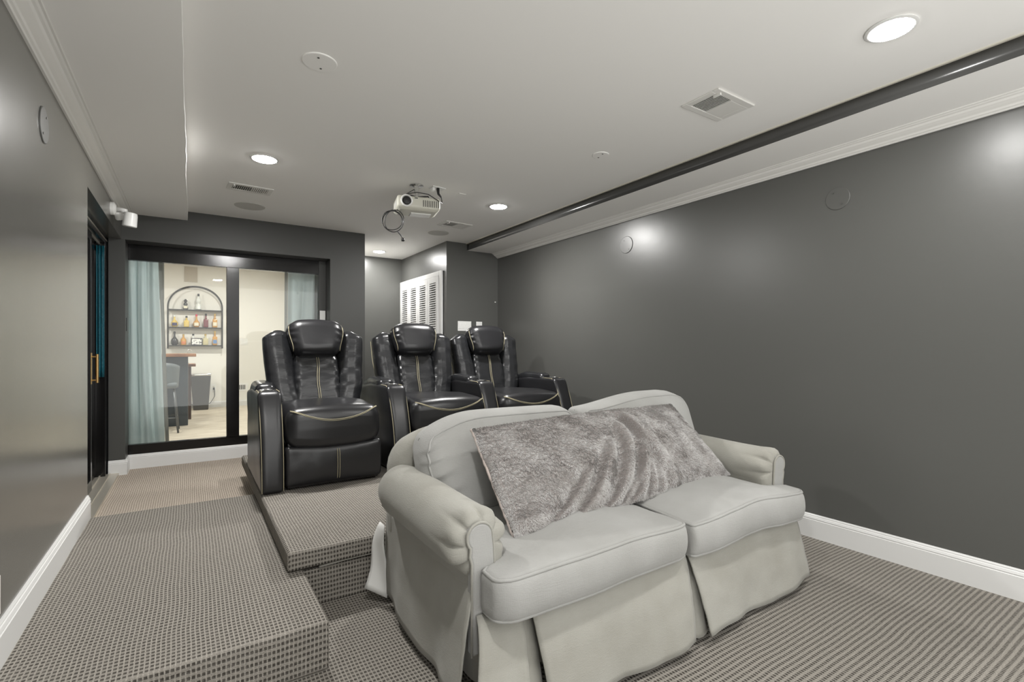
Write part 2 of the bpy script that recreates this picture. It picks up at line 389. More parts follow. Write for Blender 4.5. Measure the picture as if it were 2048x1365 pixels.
def leaf(y0, y1, x, handle):
    st = 0.05
    lf = dpart(MB().box((x-0.015, y0, dz0+0.034), (x+0.015, y0+st, 2.085)).box((x-0.015, y1-st, dz0+0.034), (x+0.015, y1, 2.085)).box((x-0.015, y0+st, dz0+0.034), (x+0.015, y1-st, dz0+0.12)).box((x-0.015, y0+st, 2.02), (x+0.015, y1-st, 2.085)), 'sliding_leaf', M_gloss_black, bevel=0.002)
    MB().box((x-0.003+0.66, y0+st-4.7, 0.12), (x+0.003+0.66, y1-st-4.7, 2.02-dz0)).obj('pane', M_glass, parent=lf)
    if handle:
        hy = y1-0.025
        q = MB().tube([(x+0.05, hy, 0.93), (x+0.05, hy, 1.15)], 0.009, 10).tube([(x+0.012, hy, 0.95), (x+0.05, hy, 0.95)], 0.007, 8).tube([(x+0.012, hy, 1.13), (x+0.05, hy, 1.13)], 0.007, 8).box((x+0.0148, hy-0.018, 0.92), (x+0.018, hy+0.018, 1.16))
        q.v = [(a+0.66, b-4.7, c-dz0) for a, b, c in q.v]; q.obj('door_handle', M_brass, parent=lf, smooth=True, ang=40)
leaf(3.93, 4.93, -0.655, True)
leaf(4.70, 5.45, -0.695, False)
# closet-like space behind the glass
sbox('wall_side_room', (-2.1, 3.0, -0.05), (-2.0, 6.2, 2.6), M_concrete)
mb = MB().box((-2.1, 2.95, -0.05), (-0.62, 3.0, 2.6)).box((-2.1, 6.2, -0.05), (-0.62, 6.25, 2.6)); struct(mb.obj('wall_side_room_ends', M_concrete))
sbox('floor_side_room', (-2.1, 3.0, -0.06), (-0.75, 6.25, 0.06), M_concrete)
sbox('ceiling_side_room', (-2.1, 3.0, 2.5), (-0.62, 6.25, 2.6), M_concrete)
struct(MB().box((-0.72, YB, 0.0), (-0.62, 6.2, 2.5)).box((-0.72, 3.0, 0.0), (-0.62, 3.85, 2.5)).box((-0.76, 3.85, 2.165), (-0.62, YB, 2.5)).obj('wall_side_room_inner', M_concrete))
def teal(u, v):  # added strip: its colour stands in for teal reflections at the door
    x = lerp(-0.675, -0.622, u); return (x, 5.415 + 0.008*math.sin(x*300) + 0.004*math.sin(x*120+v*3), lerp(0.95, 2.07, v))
tc = MB().grid(teal, 30, 14).obj('teal_reflection_strip', M_teal, smooth=True, solid=0.003)
tag(tc, 'added teal strip imitating the reflection in the sliding glass door at left', 'curtain')

# ------------------------------------------------------------------ bar room beyond the window
YW = 10.9
struct(MB().box((-2.6, 5.83, -0.05), (3.4, 11.0, ZF)).obj('floor_bar_room', M_floorw))
sbox('wall_bar_far', (-2.6, YW, 0), (3.4, 11.0, 2.9), M_cream)
sbox('wall_bar_left', (-2.7, 5.83, 0), (-2.6, 11.0, 2.9), M_cream)
struct(MB().box((1.66, 6.97, 0), (1.76, 11.0, 2.9)).box((1.641, 6.0, 0), (1.66, 7.0, 2.9)).obj('wall_bar_right', M_cream))
sbox('wall_bar_near', (-2.6, 5.832, 0), (-0.62, 5.86, 2.9), M_cream)
sbox('wall_bar_header', (-2.6, 5.832, 2.167), (1.66, 5.86, 2.9), M_cream)
sbox('ceiling_bar_room', (-2.6, 5.83, 2.75), (3.4, 11.0, 2.9), M_cream)
baseboard('baseboard_bar', (-2.6, YW), (1.66, YW), 0, -1, ZF, 0.11)

# curtains hanging in the bar room just beyond the glass
def curtain(name, x0, x1, xb0, xb1, y, ph, amp, label, nf):
    t = thing(name, label, 'curtain', ((x0+x1)/2, y, ZF), 0, 'pale blue curtains')
    ox = (x0+x1)/2
    def f(u, v):
        z = lerp(0.02, 2.18, v); k = 1-v
        uu = u + 0.06*math.sin(2*PI*u)*math.sin(3*k+ph)
        x = lerp(lerp(x0, xb0, k), lerp(x1, xb1, k), uu) - ox
        a = amp*(0.55+0.75*k)
        yy = a*math.sin(2*PI*nf*u + ph + 0.5*k*math.sin(5*u+ph)) + 0.3*a*math.sin(2*PI*nf*2.3*u + 1.3 + k)
        x += 0.25*a*math.cos(2*PI*nf*u+ph)
        return (x, yy + 0.008*nz(u*9, v*5, ph, 1), z)
    MB().grid(f, 170, 40).obj('drape', M_curtain, parent=t, smooth=True, solid=0.003)
    return t, f
ct, f = curtain('curtain', -0.64, -0.285, -0.64, -0.225, 5.99, 0.4, 0.035, 'pale blue floor-length curtain at the left end of the interior window', 4)
def edge(u, v):
    p = f(0.999, v); return (p[0] + 0.004 + 0.030*u, p[1]+0.012*u, p[2])
MB().grid(edge, 4, 40).obj('lining_edge', M_grey_side, parent=ct, smooth=True, solid=0.002)
c2, f2 = curtain('curtain', 0.92, 1.55, 0.92, 1.55, 6.02, 2.1, 0.032, 'pale blue curtain at the right end of the interior window', 4)
def edge2(u, v):
    p = f2(0.001, v); return (p[0] - 0.004 - 0.03*u, p[1]+0.01*u, p[2])
MB().grid(edge2, 4, 40).obj('lining_edge', M_grey_side, parent=c2, smooth=True, solid=0.002)
pnl = MB().box((-0.30, 6.20, 1.70), (-0.235, 6.24, 2.3)).obj('wall_pelmet', M_grey_side); tag(pnl, 'narrow grey hanging panel beside the left curtain top, beyond the glass', 'panel')

# arched wall shelf
SX, SZ, SW, SD = 0.069, 1.245, 0.423, 0.13
sh = thing('arched_wall_shelf', 'black arched metal shelf with three tiers on the cream wall', 'shelf', (SX, YW, SZ))
def arch(r, d, zs=0.80):
    pts = [(-r, d, -0.06), (-r, d, zs-r+0.42-0.0)]
    pts = [(-r, d, -0.06), (-r, d, 0.70)] + [(-r*math.cos(a), d, 0.70 + 0.385*(r/SW)*math.sin(a)) for a in [PI*i/28 for i in range(1, 28)]] + [(r, d, 0.70), (r, d, -0.06)]
    return pts
M_iron = mat('dark_iron', (0.03, 0.03, 0.028), 0.45, 0.3)
MB().tube(arch(SW, -SD), 0.011, 8).obj('front_arch', M_iron, parent=sh, smooth=True)
MB().tube(arch(SW, -0.012), 0.009, 8).obj('rear_arch', M_iron, parent=sh, smooth=True)
for zz in (0.0, 0.332, 0.655):
    MB().box((-SW, -SD-0.005, zz-0.02), (SW, -0.004, zz)).obj('shelf_board', M_iron, parent=sh, bevel=0.002)

def bottle(label, x, tier, h, rb, body, liq, capm, kind='round', labelc=None):
    z = SZ + (0.0, 0.332, 0.655)[tier] + 0.001
    t = thing('liquor_bottle', label, 'bottle', (x, YW-0.075, z), 0, 'bottles on the arched shelf')
    bm_ = MB(); hb = h*0.60
    if kind == 'square':
        bm_.rbox((0, 0, hb/2), (rb, rb*0.7, hb/2), 0.010, (4, 4, 4))
        bm_.lathe([(rb*0.5, hb-0.004), (0.014, hb+0.03), (0.013, h*0.86)], 12)
    elif kind == 'skull':
        bm_.lathe([(0.026, 0), (rb, 0.01), (rb*0.9, h*0.22), (0.022, h*0.34), (rb*0.78, h*0.48), (rb*0.55, h*0.62), (0.016, h*0.68), (rb*0.62, h*0.80), (rb*0.7, h*0.88), (0.012, h*0.9)], 14)
    elif kind == 'tall':
        bm_.lathe([(rb*0.7, 0), (rb, 0.012), (rb*0.9, h*0.30), (rb*0.45, h*0.40), (rb*0.85, h*0.52), (rb*0.75, h*0.66), (0.016, h*0.78), (0.014, h*0.86)], 14)
    elif kind == 'orb':
        bm_.lathe([(rb*0.6, 0), (rb, 0.03), (rb*0.95, h*0.38), (rb*0.4, h*0.56), (0.014, h*0.64), (0.013, h*0.86)], 16)
    else:
        bm_.lathe([(rb*0.9, 0), (rb, 0.01), (rb, hb*0.85), (rb*0.6, hb*1.05), (0.015, hb*1.2), (0.013, h*0.86)], 16)
    bm_.obj('bottle_body', body, parent=t, smooth=True, ang=50)
    MB().lathe([(0.017, h*0.84), (0.017, h*0.985), (0.012, h)], 12).obj('bottle_cap', capm, parent=t, smooth=True, ang=50)
    if labelc is not None:
        if kind == 'square': MB().box((-rb*0.8, -rb*0.7-0.002, hb*0.2), (rb*0.8, -rb*0.7+0.002, hb*0.62)).obj('paper_label', labelc, parent=t)
        else:
            def lf_(u, v): a = lerp(-2.3, -0.84, u); return (math.cos(a)*(rb+0.0015), math.sin(a)*(rb+0.0015), lerp(hb*0.18, hb*0.58, v))
            MB().grid(lf_, 10, 2).obj('paper_label', labelc, parent=t, smooth=True)
G = lambda n, c, r=0.12: mat(n, c, r, spec=0.7)
amber, gold, red, wine, clear, dark, blue = G('amber_glass', (0.55,0.28,0.06)), G('gold_glass', (0.62,0.45,0.10)), G('red_glass', (0.45,0.07,0.05)), G('wine_glass', (0.16,0.03,0.04)), G('clear_glass', (0.70,0.72,0.70)), G('dark_glass', (0.02,0.02,0.025)), G('blue_glass', (0.10,0.22,0.45))
paper, rcap, bcap, gcap, navy = mat('label_paper', (0.7,0.66,0.52)), mat('red_wax', (0.6,0.03,0.08)), mat('black_cap', (0.02,0.02,0.02)), mat('gold_cap', (0.6,0.42,0.15), 0.3, 0.8), mat('navy_label', (0.03,0.03,0.10))
floral, orangel = mat('floral_label', (0.55,0.5,0.3)), mat('orange_label', (0.6,0.2,0.08))
bottle('dark knobbly bottle at left of the top shelf tier', -0.088, 2, 0.19, 0.045, dark, 0, bcap, 'skull', paper)
bottle('tall white and silver decorative bottle on the top tier', 0.112, 2, 0.30, 0.048, clear, 0, bcap, 'tall')
bottle('middle tier bottle with gold shoulders and dark blue round label', -0.254, 1, 0.22, 0.055, gold, 0, clear, 'orb', navy)
bottle('square yellow bottle second from left on the middle tier', -0.073, 1, 0.205, 0.042, gold, 0, bcap, 'square')
bottle('amber bottle with a bright red wax cap', 0.081, 1, 0.24, 0.052, amber, 0, rcap, 'orb', paper)
bottle('dark red bottle with black cap on the middle tier', 0.23, 1, 0.26, 0.038, wine, 0, bcap, 'square')
bottle('amber square bottle at the right end of the middle tier', 0.374, 1, 0.265, 0.038, amber, 0, gcap, 'square', paper)
bottle('black round bottle at the left end of the bottom tier', -0.254, 0, 0.25, 0.058, dark, 0, bcap, 'orb')
bottle('amber bottle with orange label on the bottom tier', -0.119, 0, 0.20, 0.045, amber, 0, gcap, 'round', orangel)
bottle('clear bottle with dark cap behind the small framed picture', 0.03, 0, 0.21, 0.035, clear, 0, bcap, 'round')
bottle('green and yellow floral bottle right of the framed picture', 0.222, 0, 0.21, 0.044, floral, 0, gcap, 'square')
bottle('amber bottle with blue label at the right end of the bottom tier', 0.374, 0, 0.27, 0.038, amber, 0, gcap, 'square', blue)
pf = thing('small_picture_frame', 'small black framed picture on the bottom shelf tier', 'picture frame', (0.085, YW-0.12, SZ+0.001))
MB().box((-0.088, -0.008, 0), (0.088, 0.008, 0.012)).box((-0.088, -0.008, 0.118), (0.088, 0.008, 0.13)).box((-0.088, -0.008, 0.012), (-0.076, 0.008, 0.118)).box((0.076, -0.008, 0.012), (0.088, 0.008, 0.118)).obj('frame', M_black, parent=pf)
pm = mat('small_print', (0.6, 0.6, 0.6)); add_mottle(pm, (0.1, 0.1, 0.12), (0.8, 0.8, 0.78), 30, 2, 0.4, 0.5)
MB().box((-0.076, -0.004, 0.012), (0.076, 0.004, 0.118)).obj('print', pm, parent=pf)

# bar, worktops, stool, bin
br = thing('bar_counter', 'dark navy bar counter with a stained wood top', 'bar counter', (-0.9, 8.9, ZF))
MB().box((-0.8, -0.35, 0), (0.86, 0.35, 1.0)).obj('cabinet_body', M_navy, parent=br, bevel=0.004)
MB().box((-0.85, -0.50, 1.0), (0.96, 0.30, 1.04)).obj('counter_top', M_wood, parent=br, bevel=0.004)
MB().box((0.30, 0.35, 0), (0.90, 0.75, 0.83)).obj('rear_cabinet', mat('brown_cabinet', (0.08, 0.05, 0.04), 0.5), parent=br)
MB().box((0.25, 0.351, 0.83), (0.96, 0.80, 0.87)).obj('lower_worktop', M_wood, parent=br, bevel=0.004)
tp = thing('bar_tap', 'small dark tap rising from the lower bar worktop', 'tap', (-0.05, 9.45, ZF+0.87))
MB().tube([(0, 0, 0), (0, 0, 0.20), (0.02, 0, 0.23), (0.06, 0, 0.21)], 0.009, 8).obj('spout', M_chrome, parent=tp, smooth=True)
MB().lathe([(0.02, 0), (0.018, 0.02), (0.01, 0.025)], 12).obj('tap_base', M_chrome, parent=tp, smooth=True)
stl = thing('bar_stool', 'slate grey bar stool pulled up to the navy bar counter', 'bar stool', (-0.36, 8.05, ZF))
def sback(u, v):
    a = lerp(-1.1, 1.1, u); z = lerp(0.60, 0.93, v); r = 0.23 + 0.02*v
    zz = z - 0.05*(abs(a)/1.1)**3*v
    return (r*math.sin(a), -0.02 - r*math.cos(a)*0.75, zz)
MB().grid(sback, 20, 8).obj('backrest', M_stool, parent=stl, smooth=True, solid=0.03)
MB().rbox((0, 0, 0.63), (0.21, 0.20, 0.04), 0.035, (8, 8, 4)).obj('seat', M_stool, parent=stl, smooth=True)
for sx in (-1, 1):
    for sy in (-1, 1):
        MB().tube([(sx*0.16, sy*0.15, 0.60), (sx*0.215, sy*0.20, 0.0)], 0.012, 8).obj('leg', mat('stool_leg', (0.12,0.13,0.14), 0.4, 0.5) if (sx, sy)==(-1,-1) else bpy.data.materials['stool_leg'], parent=stl, smooth=True)
MB().tube([(-0.2, -0.19, 0.2), (0.2, -0.19, 0.2), (0.2, 0.19, 0.2), (-0.2, 0.19, 0.2)], 0.008, 6, closed=True).obj('footrest', bpy.data.materials['stool_leg'], parent=stl, smooth=True)
bn = thing('trash_bin', 'dark slim trash bin with a chrome rim against the cream wall', 'bin', (0.145, 10.62, ZF))
bv = []
for zz, a, b in ((0, 0.115, 0.10), (0.60, 0.155, 0.13), (0.62, 0.155, 0.13)):
    bv += [(-a, -b, zz), (a, -b, zz), (a, b, zz), (-a, b, zz)]
MB().add(bv, [(0,3,2,1),(0,1,5,4),(1,2,6,5),(2,3,7,6),(3,0,4,7),(4,5,9,8),(5,6,10,9),(6,7,11,10),(7,4,8,11),(8,9,10,11)]).obj('bin_body', M_bin, parent=bn, bevel=0.01)
MB().rbox((0, 0, 0.64), (0.165, 0.14, 0.02), 0.015, (4,4,2)).obj('bin_rim', M_chrome, parent=bn, smooth=True)
# wall plates and vents of the bar room
def plate(name, label, cat, loc, rz, w_, h_, m=M_white, kind='outlet', t=0.006, group=None):
    o = thing(name, label, cat, loc, rz, group)      # faces local -Y
    MB().box((-w_/2, -t, -h_/2), (w_/2, 0, h_/2)).obj('face_plate', m, parent=o, bevel=0.0015)
    if kind == 'outlet':
        for dz in (-0.02, 0.02): MB().box((-0.014, -t-0.002, dz-0.012), (0.014, -t+0.001, dz+0.012)).obj('socket', M_offwhite, parent=o)
    elif kind == 'switch':
        n = max(1, round(w_/0.046)-0) if w_ > 0.1 else 1
        for k in range(n):
            x = (k-(n-1)/2)*0.046
            MB().box((x-0.016, -t-0.003, -0.032), (x+0.016, -t+0.001, 0.032)).obj('rocker', m, parent=o, bevel=0.001)
    return o
wo = plate('wall_outlet', 'white wall outlet beside the trash bin with a cord plugged in', 'outlet', (0.353, YW, 0.44), 0, 0.085, 0.13)
cd = MB().tube([(0.36, YW-0.008, 0.42), (0.37, YW-0.05, 0.40), (0.37, YW-0.06, 0.28), (0.30, YW-0.08, 0.16), (0.2, YW-0.03, 0.13), (0.0, YW-0.03, 0.14), (-0.12, YW-0.04, 0.15)], 0.006, 6).box((0.345, YW-0.04, 0.405), (0.372, YW-0.008, 0.445)).obj('power_cord', M_black, smooth=True)
cd.name = 'black_cable'
tag(cd, 'black power cord drooping from the outlet behind the trash bin', 'cord')
plate('light_switch', 'white switch plate on the cream wall right of the window mullion', 'switch', (0.86, YW, 1.315), 0, 0.13, 0.12, kind='switch')
v = thing('wall_vent', 'white wall vent with dark slots low on the cream wall', 'vent', (0.80, YW, 0.43))
MB().box((-0.13, -0.008, -0.075), (0.13, 0, 0.075)).obj('frame', M_white, parent=v)
for k in range(7): MB().box((-0.10+k*0.028, -0.0095, -0.045), (-0.085+k*0.028, -0.002, 0.045)).obj('slot', M_slot, parent=v)
v = MB().box((-0.105, YW-0.012, 2.42), (0.098, YW, 2.70)).obj('return_grille', mat('taupe_grille', (0.50,0.46,0.40), 0.7)); tag(v, 'taupe square grille high on the cream wall above the arched shelf', 'grille')

# ------------------------------------------------------------------ lights
def lens_mat(power, r, col):
    return emis('led_diffuser', col, 0.16*power/(PI*PI*(r*r + 2*r*0.02)))
def can(x, y, label, power, zc=CEIL, r=0.075, col=(1, 0.985, 0.96), grp='recessed ceiling lights'):
    t = thing('ceiling_light', label, 'ceiling light', (x, y, zc), 0, grp); lens = lens_mat(power, r, col)
    MB().lathe([(r+0.014, -0.001), (r+0.014, -0.004), (r+0.004, -0.008), (r, -0.007), (r, -0.001)], 40).obj('trim_ring', M_white, parent=t, smooth=True, ang=40)
    MB().lathe([(r, -0.004), (r*0.97, -0.009), (r*0.8, -0.0125), (r*0.5, -0.014), (0.001, -0.0145)], 40).obj('lens', lens, parent=t, smooth=True, ang=60)
    ld = bpy.data.lights.new('led_source', 'AREA'); ld.shape = 'DISK'; ld.size = 2*r; ld.energy = power*0.9; ld.color = col
    lo_ = bpy.data.objects.new('led_source', ld); C.objects.link(lo_); lo_.parent = t; lo_.location = (0, 0, -0.0165)
    return t
can(0.416, 3.71, 'round recessed light on the ceiling left of the projector', P_MAIN)
can(2.335, 3.80, 'round recessed light on the ceiling right of the projector', P_MAIN)
can(2.357, 0.82, 'large-looking round recessed light at the top right, nearest the camera', P_NEAR)
can(0.416, 0.82, 'recessed light overhead, outside the top of the frame', P_NEAR)
can(2.095, 6.45, 'small-looking round light over the niche by the louvred doors', P_MAIN*0.42)
for i, (x, y) in enumerate(((-0.9, 6.9), (0.6, 7.1), (0.6, 9.3), (-1.2, 9.3))):
    can(x, y, 'recessed light in the bar room ceiling, %s' % ('front left', 'front right', 'rear right', 'rear left')[i], P_BAR, 2.75, 0.09, (1, 0.96, 0.90), 'bar room ceiling lights')
can(-1.45, 4.9, 'added light, out of view in the dark side room behind the glass door', 8.0, 2.5, 0.06, (0.85, 0.95, 1), 'side room light')  # unseen lamp added to light the teal strip and the side room

# ------------------------------------------------------------------ ceiling and wall fittings
def cover(name, label, loc, axis, r, m, screws=True, grp=None, cat='cover plate'):
    t = thing(name, label, cat, loc, 0, grp)
    d = {'z': -1, 'x+': 1, 'x-': -1}[axis]; ax = axis[0]
    MB().lathe([(r, 0), (r, d*0.003), (r-0.003, d*0.005), (0.002, d*0.005)], 48, axis=ax).obj('disc', m, parent=t)
    if screws:
        for s_ in (-1, 1):
            o = (s_*r*0.18, s_*r*0.55, d*0.0066) if ax == 'z' else (d*0.0066, s_*r*0.35, s_*r*0.55)
            MB().lathe([(0.005, 0), (0.005, d*0.0012)], 10, o, axis=ax).obj('screw', mat_screw, parent=t)
    return t
mat_screw = mat('screw_head', (0.10, 0.10, 0.095), 0.4, 0.5)
cover('ceiling_cover_plate', 'round blank cover plate on the ceiling, upper left', (0.483, 2.32, CEIL), 'z', 0.075, M_ceil, grp='round blank cover plates')
cover('ceiling_cover_plate', 'round blank cover plate on the ceiling above the right wall covers', (2.282, 2.416, CEIL), 'z', 0.055, M_ceil, grp='round blank cover plates')
cover('ceiling_speaker', 'round grey in-ceiling speaker near the left rear vent', (0.445, 5.03, CEIL), 'z', 0.125, M_greyp, False, 'in-ceiling speakers', 'speaker')
cover('ceiling_speaker', 'round grey in-ceiling speaker in front of the closet corner', (2.315, 5.05, CEIL), 'z', 0.115, M_greyp, False, 'in-ceiling speakers', 'speaker')
cover('wall_cover_plate', 'round painted cover plate on the left grey wall', (XL, 2.80, 2.134), 'x+', 0.075, M_wall, grp='painted wall cover plates')
cover('wall_cover_plate', 'round bright-edged cover plate on the right wall below the crown', (XR, 3.152, 2.130), 'x-', 0.077, M_wall, grp='painted wall cover plates')
cover('wall_cover_plate', 'round painted cover plate on the right wall, nearer the camera', (XR, 1.418, 2.108), 'x-', 0.068, M_wall, grp='painted wall cover plates')
o = MB().box((1.862, 3.65, CEIL-0.004), (1.925, 3.71, CEIL)).obj('ceiling_blank_plate', M_ceil, bevel=0.001); tag(o, 'small square blank plate on the ceiling right of the projector outlet', 'cover plate')

def register(label, cx_, cy_, sx_, sy_, dark_frac, slat_axis, grp='ceiling vents', half2=False, rz=0):
    t = thing('ceiling_vent', label, 'vent', (cx_, cy_, CEIL), rz, grp)
    hx, hy = sx_/2, sy_/2; b = 0.035
    fr_ = MB()
    for a, c in (((-hx, -hy), (hx, -hy+b)), ((-hx, hy-b), (hx, hy)), ((-hx, -hy+b), (-hx+b, hy-b)), ((hx-b, -hy+b), (hx, hy-b))):
        fr_.box((a[0], a[1], -0.008), (c[0], c[1], 0))
    fr_.obj('frame', M_vent, parent=t, bevel=0.003)
    x1 = hx-b; xd = lerp(-x1, x1, dark_frac)
    MB().box((-x1, -hy+b, -0.003), (xd, hy-b, -0.001)).obj('backing', M_slot, parent=t)
    n = 9
    if slat_axis == 'y':
        for k in range(n):
            x = lerp(-x1+0.006, xd-0.006, k/(n-1)); MB().box((x-0.0016, -hy+b, -0.006), (x+0.0016, hy-b, -0.003)).obj('slat', M_vent, parent=t)
    else:
        for k in range(8):
            y = lerp(-hy+b+0.006, hy-b-0.006, k/7); MB().box((-x1, y-0.003, -0.009), (xd, y+0.003, -0.003)).obj('slat', M_vent, parent=t)
    if half2:
        for k in range(n):
            x = lerp(xd+0.012, x1-0.006, k/(n-1)); MB().box((x-0.0035, -hy+b, -0.009), (x+0.0035, hy-b, -0.003)).obj('slat', M_vent, parent=t)
        MB().box((xd, -hy+b, -0.003), (x1, hy-b, -0.001)).obj('rear_backing', mat('vent_shade', (0.2,0.2,0.19), 0.7), parent=t)
    else:
        MB().box((xd, -hy+b, -0.008), (x1, hy-b, -0.002)).obj('closed_louvre', M_vent, parent=t, bevel=0.004)
    MB().box((-x1+0.0, -hy+b-0.02, -0.02), (-x1+0.01, -hy+b+0.02, -0.008)).obj('lever', M_vent, parent=t)
    return t
register('white ceiling vent with dark slots, nearest the camera at right', 2.335, 1.58, 0.315, 0.22, 0.5, 'y')
register('white ceiling vent with two slotted halves near the left rear speaker', 0.398, 4.475, 0.32, 0.19, 0.5, 'y', half2=True, rz=0.05)
register('white ceiling vent with one dark half near the right rear speaker', 2.305, 4.62, 0.31, 0.21, 0.5, 'y', rz=0.05)

# security floodlight in the corner over the door
fl = thing('floodlight', 'white twin-head security light in the corner above the sliding door', 'floodlight', (XL, 4.86, 2.275))
MB().lathe([(0.05, 0), (0.05, 0.02), (0.03, 0.035)], 20, axis='x').obj('mount', M_white, parent=fl, smooth=True, ang=40)
MB().tube([(0.03, 0, 0), (0.07, -0.03, -0.01), (0.10, -0.05, -0.02)], 0.017, 10).obj('swivel_arm', M_white, parent=fl, smooth=True)
hd = MB().lathe([(0.020, 0.055), (0.040, 0.05), (0.044, 0.03), (0.047, -0.05), (0.043, -0.055)], 24).obj('lamp_head', M_white, parent=fl, smooth=True, ang=40)
hd.location = (0.125, -0.07, -0.085); hd.rotation_euler = (0.1, 0.1, 0)
h2 = MB().lathe([(0.012, 0.035), (0.028, 0.03), (0.032, -0.02), (0.028, -0.028)], 20).obj('sensor_head', M_white, parent=fl, smooth=True, ang=40)
h2.location = (0.05, 0.02, -0.045); h2.rotation_euler = (0.5, -0.3, 0)
# plates
plate('light_switch', 'wide white switch plate behind the right recliner', 'switch', (2.815, 5.38, 1.465), 0, 0.185, 0.12, kind='switch')
plate('wall_plate', 'narrow white wall plate behind the right recliner', 'wall plate', (3.02, 5.38, 1.465), 0, 0.083, 0.12, kind='blank')
plate('thermostat', 'small white control on the window surround above the left recliner', 'thermostat', (1.228, 5.765, 1.56), 0, 0.058, 0.105, kind='blank', t=0.02)
p_ = MB().box((-0.493, 5.62, 1.35), (-0.488, 5.67, 1.47)).obj('dark_wall_plate', M_black, bevel=0.001); tag(p_, 'small dark plate on the reveal left of the window', 'wall plate')
o = MB().lathe([(0.010, 0), (0.008, -0.012), (0.002, -0.016)], 12, axis='y').obj('wall_hook', M_white, smooth=True, origin=None); o.location = (3.254, 5.38, 1.781); tag(o, 'tiny pale hook near the right rear wall corner', 'hook')
plate('wall_outlet', 'white wall outlet at the left edge above the baseboard', 'outlet', (XL, 2.185, 0.405), PI/2, 0.08, 0.125)

# louvred bifold doors on the closet wall
lv = thing('louvred_bifold_door', 'white four-panel louvred bifold doors on the closet side wall', 'door', (2.566, 6.165, ZF))
LY0, LY1, LZ = -0.70, 0.715, 2.075     # local y (near at negative)
cs = MB().box((-0.022, LY0-0.0, 0), (0, LY0+0.075, LZ)).box((-0.022, LY1-0.055, 0), (0, LY1, LZ)).box((-0.022, LY0+0.075, LZ-0.06), (0, LY1-0.055, LZ))
cs.obj('casing', M_trim, parent=lv, bevel=0.004)
y0 = LY0+0.078; y1 = LY1-0.058; pw = (y1-y0)/4
for k in range(4):
    a = y0 + k*pw + 0.002; b = a + pw - 0.004
    pn = MB().box((-0.034, a, 0.02), (-0.002, a+0.062, LZ-0.066)).box((-0.034, b-0.062, 0.02), (-0.002, b, LZ-0.066))
    pn.box((-0.034, a+0.062, LZ-0.135), (-0.002, b-0.062, LZ-0.066)).box((-0.034, a+0.062, 0.98), (-0.002, b-0.062, 1.06)).box((-0.034, a+0.062, 0.02), (-0.002, b-0.062, 0.16))
    pan = pn.obj('door_panel', M_trim, parent=lv, bevel=0.002)
    sl = MB()
    for z0_, z1_ in ((1.06, LZ-0.135), (0.16, 0.98)):
        nn = int((z1_-z0_)/0.028)
        for q in range(nn):
            zc_ = z0_ + (q+0.5)*(z1_-z0_)/nn
            sl.add([(-0.036, a+0.06, zc_-0.013), (-0.036, b-0.06, zc_-0.013), (-0.006, b-0.06, zc_+0.009), (-0.006, a+0.06, zc_+0.009),
                    (-0.036, a+0.06, zc_-0.007), (-0.036, b-0.06, zc_-0.007), (-0.006, b-0.06, zc_+0.015), (-0.006, a+0.06, zc_+0.015)],
                   [(0,3,2,1),(4,5,6,7),(0,1,5,4),(1,2,6,5),(2,3,7,6),(3,0,4,7)])
    sl.obj('louvres', M_trim, parent=pan)

# ------------------------------------------------------------------ projector
pj = thing('projector', 'white ceiling-mounted projector with a round lens', 'projector', (1.49, 3.66, CEIL), -0.22)
def pfn(x, y, z):
    k = sstep(-0.03, -0.05, z); return (x*(1-0.10*k), y*(1-0.16*k) , z)
MB().rbox((0, 0, -0.175), (0.165, 0.12, 0.052), 0.018, (10, 8, 6), pfn).obj('body', M_offwhite, parent=pj, smooth=True)
MB().lathe([(0.045, -0.108), (0.047, -0.128), (0.040, -0.134), (0.034, -0.128), (0.034, -0.118)], 32, (-0.095, 0, -0.165), axis='y').obj('lens_ring', M_white, parent=pj, smooth=True, ang=50)
MB().lathe([(0.033, -0.118), (0.030, -0.130), (0.018, -0.128), (0.002, -0.133)], 28, (-0.095, 0, -0.165), axis='y').obj('lens', M_black, parent=pj, smooth=True)
for k in range(9): MB().box((0.03+k*0.0145, -0.1225, -0.200), (0.035+k*0.0145, -0.118, -0.150)).obj('vent_slot', M_slot, parent=pj)
for k in range(5): MB().box((-0.1665, -0.08+k*0.03, -0.195), (-0.163, -0.062+k*0.03, -0.155)).obj('side_vent', M_white, parent=pj)
MB().box((-0.035, -0.121, -0.142), (-0.01, -0.119, -0.136)).obj('sensor_window', M_black, parent=pj)
MB().box((-0.05, -0.03, -0.235), (0.11, 0.07, -0.226)).obj('lamp_hatch', M_white, parent=pj, bevel=0.003)
MB().lathe([(0.055, 0), (0.055, -0.008), (0.02, -0.015), (0.018, -0.09), (0.02, -0.10)], 20).obj('mount_pole', M_chrome, parent=pj, smooth=True, ang=40)
mk = MB()
for sx, sy in ((-1, -1), (1, -1), (1, 1), (-1, 1)): mk.tube([(0, 0, -0.095), (sx*0.08, sy*0.06, -0.10), (sx*0.09, sy*0.07, -0.125)], 0.006, 6)
mk.obj('bracket', M_black, parent=pj, smooth=True)
po_ = thing('ceiling_outlet', 'white ceiling outlet right of the projector with a black plug', 'outlet', (1.655, 3.63, CEIL), 0.1)
MB().box((-0.06, -0.035, -0.008), (0.06, 0.035, 0)).obj('face_plate', M_white, parent=po_, bevel=0.002)
MB().box((-0.055, -0.02, -0.035), (-0.03, 0.02, -0.008)).obj('adapter', M_white, parent=po_, bevel=0.002)
pc = MB().tube([(1.655, 3.62, 2.475), (1.655, 3.61, 2.43), (1.67, 3.59, 2.40)], [0.014, 0.010, 0.006], 8)
